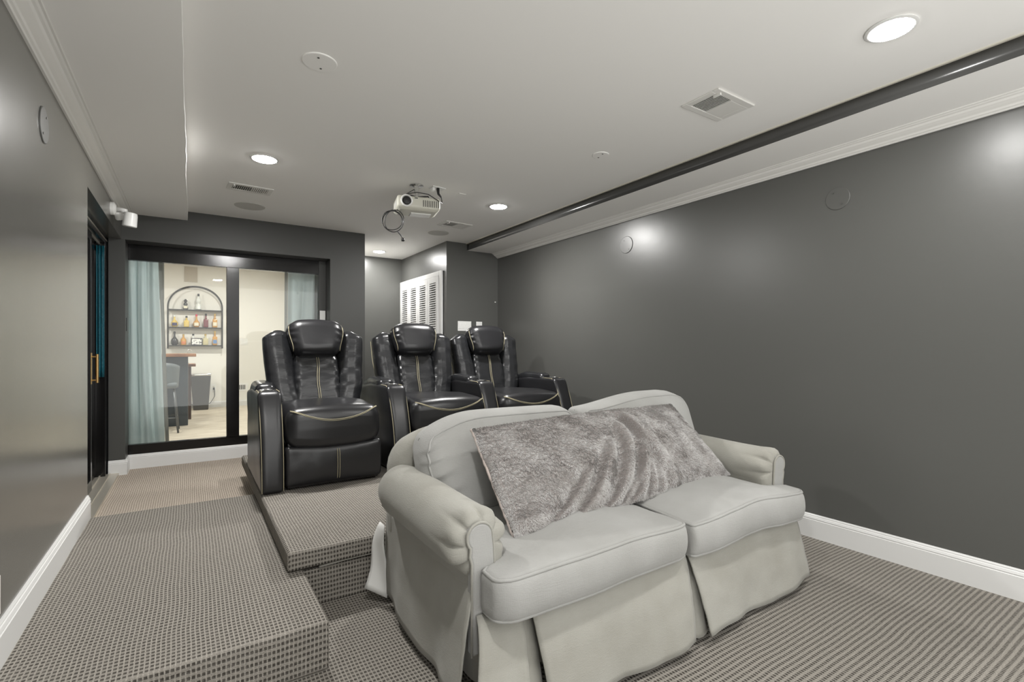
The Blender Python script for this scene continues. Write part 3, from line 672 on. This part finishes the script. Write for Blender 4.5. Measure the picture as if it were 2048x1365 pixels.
pc.tube([(1.67, 3.59, 2.40), (1.66, 3.55, 2.34), (1.60, 3.50, 2.34), (1.52, 3.50, 2.375), (1.44, 3.53, 2.385), (1.38, 3.60, 2.38), (1.46, 3.66, 2.44), (1.50, 3.67, 2.465)], 0.0035, 6)
tag(pc.obj('power_cable', M_black, smooth=True), 'black power cable looping across the projector top to the ceiling outlet', 'cable')
lp = MB(); pts = []
for i in range(120):
    a = 2*PI*3*i/119 + PI/2; rr = 0.075 + 0.008*math.sin(a*0.7+1) + 0.004*math.sin(2.3*a)
    h_ = rr*math.cos(a); zz = rr*math.sin(a)*1.05
    pts.append((1.285 + h_*math.cos(-YAW) , 3.62 + h_*math.sin(-YAW) + 0.012*math.sin(a*0.33), 2.165 + zz))
lp.tube(pts, 0.0032, 6)
lp.tube([pts[-1], (1.30, 3.63, 2.245), (1.34, 3.66, 2.27), (1.36, 3.72, 2.33), (1.36, 3.79, 2.33)], 0.0032, 6)
lp.tube([(1.31, 3.61, 2.09), (1.335, 3.60, 2.06), (1.35, 3.59, 2.035)], 0.0035, 6).box((1.343, 3.58, 2.012), (1.360, 3.60, 2.036))
tag(lp.obj('coiled_cable', M_black, smooth=True), 'coiled black cable hanging below the projector', 'cable')

# ------------------------------------------------------------------ recliners
AW, SWD = 0.135, 0.655      # arm and seat widths
def wrinkle(p, s, amp, ax=(1, 1, 1)):
    return amp*(noise.noise(Vector((p[0]*s*ax[0], p[1]*s*ax[1], p[2]*s*ax[2]))) + 0.5*noise.noise(Vector((p[0]*s*2.1*ax[0]+3, p[1]*s*2.1*ax[1], p[2]*s*2.1*ax[2]))))
def arm_mesh(x0):
    # outline in (y,z): front face leans back to the top, rounded top front, dips towards the rear
    def topz(y): return 0.635 + 0.012*math.sin((y-0.1)*3) - 0.02*sstep(0.45, 0.95, y) - 0.06*sstep(0.15, 0.0, y-0.02)*0
    mb = MB()
    hx, hz = AW/2, 0.318
    def fn(x, y, z):
        v = (z+hz)/(2*hz); yy = y + 0.44   # 0..0.88
        front = 1 - yy/0.88
        lean = 0.155*(max(0, v)**2.2)*front
        yy2 = yy + lean
        zz = (z+hz) * (1 - 0.05*sstep(0.5, 0.9, yy))
        bulge = 0.010*math.sin(PI*min(1, max(0, v)))*(1 if x < 0 else 1)
        xx = x*(1 + 0.06*v) 
        xx += 0.003*nz(x*3, yy, v, 5)
        return (xx, yy2, zz + 0.0)
    mb.rbox((x0+AW/2, 0, 0.0), (hx, 0.44, hz), 0.030, (6, 22, 18), fn)
    return mb
def recliner(loc, rz, label, left_arm=True, right_arm=False, yoff=0.0, gap=0.0):
    t = thing('recliner', label, 'recliner', loc, rz, 'black leather theatre recliners')
    def arm(x0):
        a = arm_mesh(x0).obj('armrest', M_leather_smooth, parent=t, smooth=True)
        # stitched seams along both edges of the front face
        for dx in (0.006, AW-0.006):
            pts = []
            for i in range(24):
                v_ = i/23; z = 0.012 + 0.60*v_; lean = 0.155*(v_**2.2)
                pts.append((x0+dx + (dx-AW/2)*0.06*v_, lean + 0.004 + (0.020 if v_ > 0.97 else 0), z))
            pts += [(x0+dx, 0.155+0.05, 0.632), (x0+dx, 0.155+0.18, 0.634)]
            MB().tube(pts, 0.0024, 5).obj('stitching', M_stitch, parent=a, smooth=True)
        # cup holder and padded top
        MB().lathe([(0.040, 0.628), (0.050, 0.634), (0.052, 0.640), (0.046, 0.643), (0.041, 0.640), (0.038, 0.600), (0.002, 0.598)], 28, (x0+AW/2, 0.255, 0)).obj('cup_holder', M_chrome, parent=a, smooth=True, ang=60)
        def pfn_(x, y, z): return (x*(1-0.1*sstep(0, 0.25, y)), y, z + 0.022*math.cos(y*4) - 0.03*sstep(0.05, 0.25, y) + wrinkle((x, y, z), 12, 0.003))
        MB().rbox((x0+AW/2, 0.61, 0.605), (AW/2-0.004, 0.245, 0.055), 0.045, (6, 16, 6), pfn_).obj('arm_pad', M_leather, parent=a, smooth=True)
        return a
    sx0 = AW + 0.004
    if left_arm: arm(0.0)
    if right_arm: arm(AW + SWD + 0.008)
    W2 = SWD/2 - 0.004 - gap/2; sc_ = sx0 + SWD/2 - 0.002 - gap/2
    # base under the seat
    MB().box((sc_-W2+0.02, 0.05, 0.012), (sc_+W2-0.02, 0.85, 0.30)).obj('base_frame', M_leather_dull, parent=t)
    # lower footrest panel
    def ff(x, y, z):
        k = math.cos(PI*x/(2.2*W2)); vz = (z+0.125)/0.25
        return (x, y - 0.018*k*math.sin(PI*max(0, min(1, vz))) + wrinkle((x, 0, z), 7, 0.004), z + 0.018*(1-k)*vz)
    fp = MB().rbox((sc_, 0.058, 0.145), (W2, 0.045, 0.125), 0.028, (28, 3, 14), ff).obj('footrest_panel', M_leather_smooth, parent=t, smooth=True)
    for dx in (-0.007, 0.007):
        MB().tube([(sc_+dx+0.012, 0.0 - 0.010*math.sin(PI*k/11) + (0.014 if k in (0, 11) else 0), 0.04 + 0.21*k/11) for k in range(12)], 0.002, 5).obj('stitching', M_stitch, parent=fp, smooth=True)
    # seat cushion
    def sf(x, y, z):
        u = x/W2; k = 1 - u*u
        front = sstep(-0.05, -0.34, y)
        zt0 = sstep(-0.07, 0.07, z); zz = z + 0.030*math.sqrt(max(0, k))*(zt0*1.25-0.25) - 0.012*front*zt0
        yy = y - 0.030*k*sstep(0.0, -0.30, y)*(1-abs(z)/0.16*0.3)
        zz += 0.03*sstep(-0.1, 0.3, y)*-0.6
        zt = sstep(-0.07, 0.07, z); d = 0.004*nz(x*1.2, y, z+loc[0], 6) 
        zz += 0.022*(1-k)*(1-zt)*front
        return (x + d*0.4, yy + d*0.5, zz + d)
    st_ = MB().rbox((sc_, 0.40, 0.385), (W2, 0.385, 0.135), 0.075, (34, 30, 14), sf).obj('seat_cushion', M_leather_smooth, parent=t, smooth=True)
    for dd in (0, 0.010):
        pts = []
        for k in range(30):
            u = -0.90 + 1.80*k/29; kk = 1-u*u
            a_ = lerp(-0.30, 1.30, abs(u)**2.2) + dd*9
            yr = -0.385 if a_ < 0 else -0.31 - 0.075*math.cos(a_)
            zr = 0.06 + 0.075*(a_ if a_ < 0 else math.sin(a_))
            q_ = sf(u*W2, yr, zr); yy = 0.40 + q_[1] - 0.0015; zz = 0.385 + q_[2] + 0.001
            pts.append((sc_ + u*W2, yy, zz))
        MB().tube(pts, 0.002, 5).obj('stitching', M_stitch, parent=st_, smooth=True)
    # reclined back: local frame (u right, s along the back, n forward)
    by, bz = 0.60 + yoff, 0.40; ang_ = math.radians(15)
    bx_c = sx0 + SWD/2 - 0.002
    ey, ez = math.sin(ang_), math.cos(ang_)
    def B(x, n_, s_):
        s_ = s_*0.87
        return (bx_c + x, by + ey*s_ - ez*n_, bz + ez*s_ + ey*n_)
    def back_box(name, cx_, cs_, cn, h, r, n, fn, m=M_leather):
        mb = MB().rbox((0, 0, 0), h, r, n, fn)      # axes: x, n (forward), s
        mb.v = [B(x+cx_, y+cn, z+cs_) for x, y, z in mb.v]
        return mb.obj(name, m, parent=t, smooth=True)
    shell = back_box('back_shell', 0, 0.36, -0.075, (0.335, 0.045, 0.40), 0.04, (10, 4, 10), lambda x, y, z: (x*(1+0.03*z), y, z - 0.06*(abs(x)/0.335)**3*sstep(0.1, 0.4, z)), M_leather_dull)
    for s_ in (-1, 1):
        def wf_(x, y, z, s_=s_):
            v = (z+0.40)/0.80
            xx = x + s_*(-0.050*sstep(0.4, 0.0, v)) + s_*0.022*sstep(0.3, 0.9, v)
            inner = sstep(0.02, 0.09, -s_*x)
            yy = y + 0.010*sstep(0.3, 1, v)*(s_*x/0.09) - 0.018*inner*v
            zz = z - 0.035*sstep(0.0, 0.09, s_*x)*sstep(0.3, 0.4, z)
            nw = 0.008*noise.noise(Vector((xx*3, s_*5, zz*11 + loc[0]*3))) + 0.003*noise.noise(Vector((xx*7, loc[0], zz*24)))*sstep(-0.02, 0.07, -s_*x)
            return (xx + nw*0.2*s_, yy + (nw if y > 0 else 0), zz)
        wg = back_box('back_wing', s_*0.250, 0.378, 0.0, (0.104, 0.088, 0.40), 0.080, (14, 8, 56), wf_)
        pts = [B(s_*(0.346 + 0.018*sstep(0.4, 0.8, k/20) - 0.055*sstep(0.28, 0, k/20)), -0.045, 0.0 + 0.70*k/20) for k in range(21)]
        MB().tube(pts, 0.003, 5).obj('stitching', M_stitch, parent=wg, smooth=True)
    def cf(x, y, z):
        v = (z+0.25)/0.5
        xx = x*(1 + 0.10*(0.5-v)) 
        edge_ = sstep(0.10, 0.165, abs(x))
        nw = 0.005*noise.noise(Vector((xx*7, loc[0]*2, z*16))) + 0.0035*math.sin(z*80 + 4*nz(x, z, loc[0], 9))*edge_
        return (xx, y + (nw if y > 0 else 0) + 0.012*math.sin(PI*min(1, max(0, v))), z)
    zz_ = lambda z: z*2.2
    cpn = back_box('back_panel', 0, 0.285, 0.005, (0.172, 0.060, 0.27), 0.05, (22, 5, 30), cf)
    for dx in (-0.007, 0.007):
        MB().tube([B(0.004*math.sin(k*0.5)+dx, 0.078 + 0.010*math.sin(PI*k/18), 0.05 + 0.46*k/18) for k in range(19)], 0.0022, 5).obj('stitching', M_stitch, parent=cpn, smooth=True)
    def hf(x, y, z):
        v = (z+0.15)/0.30
        xx = x*(0.86 + 0.18*sstep(0.0, 0.75, v) - 0.05*sstep(0.85, 1.0, v))
        e_ = sstep(0.13, 0.19, abs(x))
        nw = 0.004*math.sin(z*110 + 5*nz(x, z, 2, 6))*e_ + 0.003*nz(x, 0, z, 7)
        zz = z + 0.012*math.cos(PI*x/0.4)*(1 if z > 0 else -0.6)
        return (xx, y + (nw if y > 0 else 0) + 0.018*math.cos(PI*x/0.42)*(1 if y > 0 else 0), zz)
    hr = back_box('headrest', 0, 0.685, 0.055, (0.208, 0.092, 0.165), 0.090, (26, 8, 22), hf, M_leather_smooth)
    for s_ in (-1, 1):
        pts = [B(s_*(0.172 + 0.030*sstep(0.0, 0.75, k/14) - 0.008*sstep(0.85, 1, k/14)), 0.112 - 0.02*abs(k/7-1)**3, 0.562 + 0.245*k/14) for k in range(15)]
        MB().tube(pts, 0.0025, 5).obj('stitching', M_stitch, parent=hr, smooth=True)
    return t
recliner((0.362, 3.398, ZP+0.002), 0, 'black leather recliner at left, beside the carpeted landing', True, False, 0.02, 0.02)
recliner((1.238, 3.450, ZP+0.002), 0, 'middle black leather recliner, in front of the louvred doors', True, False, 0.10)
recliner((2.032, 3.455, ZP+0.002), 0, 'black leather recliner at right, nearest the grey side wall', True, True, 0.16)

# ------------------------------------------------------------------ loveseat
SO = (1.69, 1.75, 0.0)
sofa = thing('loveseat', 'cream slipcovered two-seat sofa with rolled arms and pleated skirt', 'sofa', SO)
def S(mb): return shift(mb, SO)
# core and feet
S(MB().box((0.82, 1.42, 0.07), (2.56, 2.26, 0.33))).obj('inner_frame', M_linen, parent=sofa)
for fx, fy in ((0.86, 1.40), (2.52, 1.40), (0.86, 2.2), (2.52, 2.2)):
    S(MB().lathe([(0.022, 0.0), (0.028, 0.07)], 12, (fx, fy, 0))).obj('foot', M_black, parent=sofa)
# back frame
def bff(x, y, z):
    u = abs(x)/0.90
    zz = z - 0.085*max(0, (u-0.72)/0.28)**2.0*(1 if z > 0 else 0)
    yy = y + 0.02*sstep(-0.1, 0.25, z) + 0.006*nz(x, y, z, 4)
    return (x, yy, zz)
S(MB().rbox((1.69, 2.20, 0.55), (0.925, 0.095, 0.275), 0.085, (40, 6, 14), bff)).obj('back_frame', M_linen, parent=sofa, smooth=True)
# rolled arms
def arm_profile(k=0.0, n_arc=72):
    # outside profile of the left arm in (x,z), k insets it
    cx_, cz_, r = 0.800, 0.555, 0.109-k
    pts = [(0.775+k*0.6, 0.10), (0.765+k*0.6, 0.30), (0.762+k*0.7, 0.40)]
    a0, a1 = math.radians(248), math.radians(-30)
    for i in range(n_arc+1):
        a = a0 + (a1-a0)*i/n_arc; pts.append((cx_ + r*math.cos(a), cz_ + r*math.sin(a)))
    pts += [(0.893-k, 0.42), (0.893-k, 0.30), (0.893-k, 0.10)]
    return pts
def arm_obj(side):
    ys = [1.402, 1.404, 1.410, 1.420, 1.436, 1.46, 1.50, 1.6, 1.7, 1.8, 1.9, 2.0, 2.08, 2.14, 2.17, 2.185]
    ks = [0.060, 0.040, 0.024, 0.011, 0.003, 0.0, 0, 0, 0, 0, 0, 0, 0.0, 0.004, 0.02, 0.05]
    mb = MB(); n = None; vs = []; fs = []
    for y, k in zip(ys, ks):
        pr = arm_profile(k)
        n = len(pr)
        for i, (x, z) in enumerate(pr):
            g = 0.0
            ang_i = (i-3)/72
            if 0 <= ang_i <= 1: g = (0.009*math.cos(ang_i*2*PI*6)-0.020*max(0, math.cos(ang_i*2*PI*6+PI))**6)*sstep(1.50, 1.42, y)*(1 if y > 1.405 else 0.5)
            x2 = x + (x-0.798)*g*8 + 0.002*nz(x, y, z, 4); z2 = z + (z-0.563)*g*8 + 0.010*sstep(1.5, 2.1, y)*(1 if z > 0.5 else 0) + 0.002*nz(y, x, z, 4)
            if z > 0.47: x2 -= 0.004
            if side > 0: x2 = 3.38 - x2
            vs.append((x2, y, z2))
    for j in range(len(ys)-1):
        for i in range(n): fs.append((j*n+i, j*n+(i+1)%n, (j+1)*n+(i+1)%n, (j+1)*n+i))
    fs.append(tuple(range(n))); fs.append(tuple((len(ys)-1)*n+i for i in range(n))[::-1])
    mb.add(vs, fs); a = S(mb).obj('arm', M_linen, parent=sofa, smooth=True)
    # front panel: keyhole shape with piping
    pp = [(0.757, 0.20), (0.757, 0.50), (0.750, 0.525)] + [(0.787 + 0.047*math.cos(q), 0.583 + 0.047*math.sin(q)) for q in [math.radians(222 - 222*i/20) for i in range(21)]] + [(0.838, 0.55), (0.842, 0.48), (0.842, 0.20)]
    if side > 0: pp = [(3.38-x, z) for x, z in pp]
    fp = S(MB().prism(pp, 1.392, 1.43)).obj('arm_front_panel', M_linen_seat, parent=a, bevel=0.008, smooth=True, ang=60)
    S(MB().tube([(x, 1.396, z) for x, z in pp], 0.005, 6)).obj('piping', M_linen, parent=fp, smooth=True)
    return a
arm_obj(-1); arm_obj(1)
# seat cushions (T shaped)
def seat_fn(side):
    hx = 0.40
    def fn(x, y, z):
        X = x + 0.40      # 0..0.8 from outer to inner (left cushion)
        yy = y + 0.36     # 0 front .. 0.72
        ear = 0.112*(1 - sstep(0.075, 0.155, yy))
        k = (1 - X/0.80)
        X2 = X - ear*k**1.2
        frontk = sstep(0.5, 0.0, yy)
        if side < 0: fy = 0.012*math.exp(-((X-0.20)/0.24)**2) - 0.030*sstep(0.07, 0, X)**2 - 0.012*sstep(0.74, 0.8, X)
        else: fy = 0.010*math.exp(-((X-0.18)/0.18)**2) + 0.012*math.exp(-((X-0.62)/0.15)**2) - 0.030*sstep(0.07, 0, X)**2
        yy2 = yy - fy*frontk - 0.016*math.cos(PI*z/0.15)*sstep(0.05, 0.0, yy)
        cr = math.sin(PI*min(1, max(0, X/0.8)))**0.6 * math.sin(PI*min(1, max(0.0, (yy+0.01)/0.74)))**0.55
        zz = z + (0.048*cr if z > 0 else -0.008*cr) - (0.0 if side < 0 else 0.008)*math.sin(X*9+1)*frontk
        zz += 0.006*nz(X*1.0+side*5, yy, 0.3, 5)
        return (X2, yy2 + 0.004*nz(X, z, side, 9), zz)
    return fn
def seat_cushion(side, label=None):
    r = 0.022; H = (0.40, 0.36, 0.068)
    fn = seat_fn(side)
    x_o = 0.893; zc_ = 0.415; y0_ = 1.275
    def G_(p):
        q = fn(*p); X = x_o + q[0]
        if side > 0: X = 3.405 - X + 0.0
        return (X, y0_ + q[1], zc_ + q[2])
    mb = MB().rbox((0, 0, 0), H, r, (40, 36, 6)); mb.v = [G_(p) for p in mb.v]
    c_ = S(mb).obj('seat_cushion', M_linen_seat, parent=sofa, smooth=True)
    for sz in (1, -1):
        e = r*0.3; path = []
        hx_, hy_ = H[0]-r, H[1]-r; rr = r*0.75
        def seg(a, b, n_): return [(lerp(a[0], b[0], i/n_), lerp(a[1], b[1], i/n_)) for i in range(n_)]
        xy = []
        xy += seg((-hx_, -H[1]+e), (hx_, -H[1]+e), 40)
        xy += [(hx_+rr*math.sin(t_), -hy_-rr*math.cos(t_)) for t_ in (0.4, 0.8, 1.2)]
        xy += seg((H[0]-e, -hy_), (H[0]-e, hy_), 20) + seg((hx_, H[1]-e), (-hx_, H[1]-e), 20) + seg((-H[0]+e, hy_), (-H[0]+e, -hy_), 24)
        xy += [(-hx_-rr*math.cos(t_), -hy_-rr*math.sin(t_)) for t_ in (0.4, 0.8, 1.2)]
        path = [G_((x, y, sz*(H[2]-e))) for x, y in xy]
        S(MB().tube(path, 0.0062, 8, closed=True)).obj('piping', M_linen_seat, parent=c_, smooth=True)
    return c_
seat_cushion(-1); seat_cushion(1)
# back cushions
def rr_path(hx, hy, q, n=20, na=8):
    o = []
    for cx_, cy_, a0 in ((hx, -hy, -PI/2), (hx, hy, 0), (-hx, hy, PI/2), (-hx, -hy, PI)):
        arc = [(cx_+q*math.cos(a0+PI/2*i/na), cy_+q*math.sin(a0+PI/2*i/na)) for i in range(na+1)]
        if o:
            p = o[-1]; o += [(lerp(p[0], arc[0][0], i/n), lerp(p[1], arc[0][1], i/n)) for i in range(1, n)]
        o += arc
    p, q2 = o[-1], o[0]; o += [(lerp(p[0], q2[0], i/n), lerp(p[1], q2[1], i/n)) for i in range(1, n)]
    return o
def back_cushion(side):
    def fn(x, y, z):
        v = (z+0.215)/0.43
        if side < 0:
            X = x; wing = -0.040*sstep(0.35, 0.60, v)*sstep(0.1, -0.38, x)
            zz = z - 0.085*max(0, (-x-0.12)/0.26)**2*v + 0.012*math.cos(3*x)*v
        else:
            X = x; wing = 0.03*sstep(0.35, 0.6, v)*sstep(-0.1, 0.38, x)
            zz = z + 0.058*v*sstep(-0.40, 0.12, x) - 0.010*v - 0.05*max(0, (x-0.25)/0.15)**2*v
        puff = 0.045*math.cos(PI*x/0.9)*math.sin(PI*min(1, max(0, v)))
        lean = 0.15*v
        e_ = sstep(-0.26, -0.39, x)
        g = 0.009*math.sin(z*95 + 2 + 3*nz(x, z, side, 5))*e_ * (1 if side < 0 or v > 0.55 else 0.3)
        yy = y + lean - (puff if y < 0 else 0) + (g if y < 0 else 0) + 0.008*nz(x, z, side*3, 5)
        return (X + wing + 0.006*nz(z, x, 4, 8), yy, zz + g*0.4)
    cx_ = 1.265 if side < 0 else 2.135
    def G_(p):
        q = fn(*p); return (cx_ + q[0], 1.90 + q[1], 0.675 + q[2])
    H = (0.405 if side < 0 else 0.42, 0.10, 0.215); r = 0.075
    mb = MB().rbox((0, 0, 0), H, r, (34, 8, 26)); mb.v = [G_(p) for p in mb.v]
    c_ = S(mb).obj('back_cushion', M_linen_seat, parent=sofa, smooth=True)
    path = [G_((x, -H[1]+r*0.29, z)) for x, z in rr_path(H[0]-r, H[2]-r, r*0.73)]
    S(MB().tube(path, 0.005, 6, closed=True)).obj('piping', M_linen_seat, parent=c_, smooth=True)
back_cushion(-1); back_cushion(1)
# skirt panels: slightly flared sheets
def skirt(name, p0, p1, out, zt, zb, fl0, fl1, ph, amp=0.010, m=M_linen, nu=40, par=None, sl=(0, 0)):
    def f(u, v):
        k = 1-v; sx_ = lerp(sl[0], sl[1], u)*k; fl = lerp(fl0, fl1, u)*k**0.7
        x = lerp(p0[0], p1[0], u); y = lerp(p0[1], p1[1], u)
        wv = amp*k*math.sin(u*9+ph) + 0.35*amp*k*math.sin(u*23+2*ph) + 0.004*nz(u*4, v*3, ph, 2)
        return (x + sx_ + out[0]*(fl+wv), y + out[1]*(fl+wv), lerp(zb + 0.008*math.sin(u*7+ph), zt, v))
    return S(MB().grid(f, nu, 16)).obj(name, m, parent=par or sofa, smooth=True, solid=0.006)
skirt('skirt_panel', (0.935, 1.335), (1.715, 1.325), (0, -1), 0.355, 0.035, 0.105, 0.105, 0.3, sl=(0.02, -0.050))
skirt('skirt_panel', (1.722, 1.322), (2.60, 1.33), (0, -1), 0.355, 0.035, 0.100, 0.075, 1.1, 0.012, sl=(0.022, 0.03))
skirt('pleat', (1.650, 1.345), (1.775, 1.345), (0, -1), 0.355, 0.030, 0.095, 0.095, 0.5, 0.004, nu=8)
skirt('pleat', (0.86, 1.37), (0.96, 1.37), (0, -1), 0.335, 0.030, 0.10, 0.10, 2.5, 0.004, nu=8)
skirt('skirt_panel', (0.768, 1.385), (0.925, 1.375), (0, -1), 0.335, 0.035, 0.165, 0.15, 4, 0.006, nu=12, sl=(-0.10, -0.05))
skirt('skirt_panel', (0.772, 1.395), (0.772, 2.25), (-1, 0), 0.44, 0.045, 0.060, 0.012, 2.0, 0.012, m=M_linen)
skirt('skirt_panel', (2.608, 1.37), (2.608, 2.25), (1, 0), 0.46, 0.045, 0.04, 0.02, 3.0, 0.010, m=M_linen)
skirt('skirt_panel', (0.78, 2.27), (2.60, 2.27), (0, 1), 0.46, 0.045, 0.05, 0.05, 1.0, 0.010, m=M_linen)
# loose corner of the slipcover at the back left
def flap(u, v):
    z = lerp(0.03, 0.36, v); w_ = 0.135*(1-v)**0.8
    return (0.765 - w_*u*0.62 + 0.01*math.sin(6*v), 2.24 + 0.07*u + 0.02*v, z + 0.04*u*(1-v))
S(MB().grid(flap, 8, 14)).obj('skirt_flap', M_lining, parent=sofa, smooth=True, solid=0.004)

# ------------------------------------------------------------------ plush pillow
PC = (1.70, 1.72, 0.50)
pil = thing('body_pillow', 'long wrinkled grey plush pillow leaning across both back cushions', 'pillow', PC)
BL, BR, TL, TR = Vector((0.99, 1.50, 0.500)), Vector((2.47, 1.60, 0.505)), Vector((0.975, 1.80, 0.862)), Vector((2.33, 1.885, 0.872))
def pbase(u, v):
    b = BL.lerp(BR, u); t_ = TL.lerp(TR, u); p = b.lerp(t_, v)
    p.z += 0.012*math.sin(PI*u)*(1-v)*0 + 0.008*math.sin(PI*u)*v
    return p
pn_ = (BR-BL).cross(TL-BL).normalized()
if pn_.y > 0: pn_ = -pn_
def fold(u, v):
    # folds radiate from the top middle down to the lower edge
    s = 0.0
    for (ut, ub, a, w_, vv) in ((0.50, 0.22, 0.026, 0.017, 0.60), (0.56, 0.345, 0.034, 0.016, 0.85), (0.61, 0.46, 0.036, 0.015, 0.95), (0.635, 0.535, 0.026, 0.012, 0.9), (0.62, 0.60, 0.034, 0.013, 0.98), (0.60, 0.66, 0.040, 0.015, 1.0), (0.66, 0.40, 0.018, 0.012, 0.7), (0.45, 0.12, 0.020, 0.016, 0.42)):
        c_ = lerp(ub, ut, v**0.75) + 0.05*math.sin(PI*v)*(0.4 if ub > 0.5 else 0.9)
        env = sstep(1.02, 0.75, v/vv) if v < vv else 0
        d = (u-c_)/(w_*1.25)
        s += a*env*(math.exp(-d*d) - 0.9*math.exp(-(d+1.9)**2))
    return 0.032*math.tanh(s/0.032)
def pside(sgn):
    def f(u, v):
        p = pbase(u, v)
        t_ = 0.085*(max(0, math.sin(PI*u))**0.5)*(max(0, math.sin(PI*v))**0.6)
        q = p + pn_*(t_*sgn)
        if sgn > 0:
            q += pn_*0.95*fold(u, v)*min(1, t_/0.03)
            q += pn_*0.0045*noise.fractal(Vector((u*60, v*24, 0.0)), 0.8, 2.0, 3)*min(1, t_/0.02)
            # folded fluffy corner low on the left
            q += pn_*0.045*math.exp(-((u-0.06)/0.05)**2 - ((v-0.07)/0.09)**2)
        else:
            q -= pn_*0.0
        q.x += 0.010*nz(v*3, sgn*0, 1, 2)*(1 if u < 0.02 or u > 0.98 else 0)
        return (q.x-PC[0], q.y-PC[1], q.z-PC[2])
    return f
fm = MB(); fm.grid(pside(1), 420, 170); fm.grid(pside(-1), 60, 30)
fo = fm.obj('fur_cover', M_fur, parent=pil, smooth=True)
rnd = random.Random(3); hm = MB(); F1 = pside(1); F2 = pside(-1)
def blades(F, n_, rng=lambda: (rnd.random(), rnd.random())):
    for _ in range(n_):
        u, v = rng(); e = 0.0015
        p = Vector(F(u, v)); du = (Vector(F(min(1, u+e), v)) - Vector(F(max(0, u-e), v))); dv = (Vector(F(u, min(1, v+e))) - Vector(F(u, max(0, v-e))))
        n2 = du.cross(dv)
        if n2.length < 1e-12: continue
        n2.normalize()
        if (n2.dot(pn_) < 0) == (F is F1): n2 = -n2
        du.normalize(); dv.normalize()
        fl_ = noise.noise(Vector((u*14, v*6, 1.5))) + 0.5*noise.noise(Vector((u*40, v*17, 4.5)))
        a = fl_*1.2 - PI/2 + rnd.gauss(0, 0.3)
        d = (du*math.cos(a) + dv*math.sin(a))*rnd.uniform(0.5, 1.0) + n2*rnd.uniform(0.45, 0.95)
        d.normalize(); L = rnd.uniform(0.005, 0.010); s_ = d.cross(n2); s_.normalize(); s_ *= 0.0011
        hm.add([p - s_, p + s_, p + d*L], [(0, 1, 2)])
blades(F1, 110000)
blades(F1, 5000, lambda: (rnd.choice((rnd.uniform(0, 0.012), rnd.uniform(0.985, 1), rnd.random())), rnd.choice((rnd.uniform(0, 0.03), rnd.uniform(0.97, 1), rnd.random()))))
blades(F2, 8000, lambda: (rnd.choice((rnd.uniform(0, 0.06), rnd.uniform(0.94, 1))), rnd.random()))
ho = hm.obj('fur_pile', M_pile, parent=pil); ho['kind'] = 'stuff'
sm = []
for k in range(60):
    p = pbase(0.004, k/59) - pn_*0.004; sm.append((p.x-PC[0]-0.004 + 0.004*nz(k, 0, 0, .4), p.y-PC[1], p.z-PC[2]))
MB().tube(sm, 0.006, 6).obj('side_seam', mat('pillow_seam', (0.42, 0.36, 0.33), 0.9), parent=pil, smooth=True)
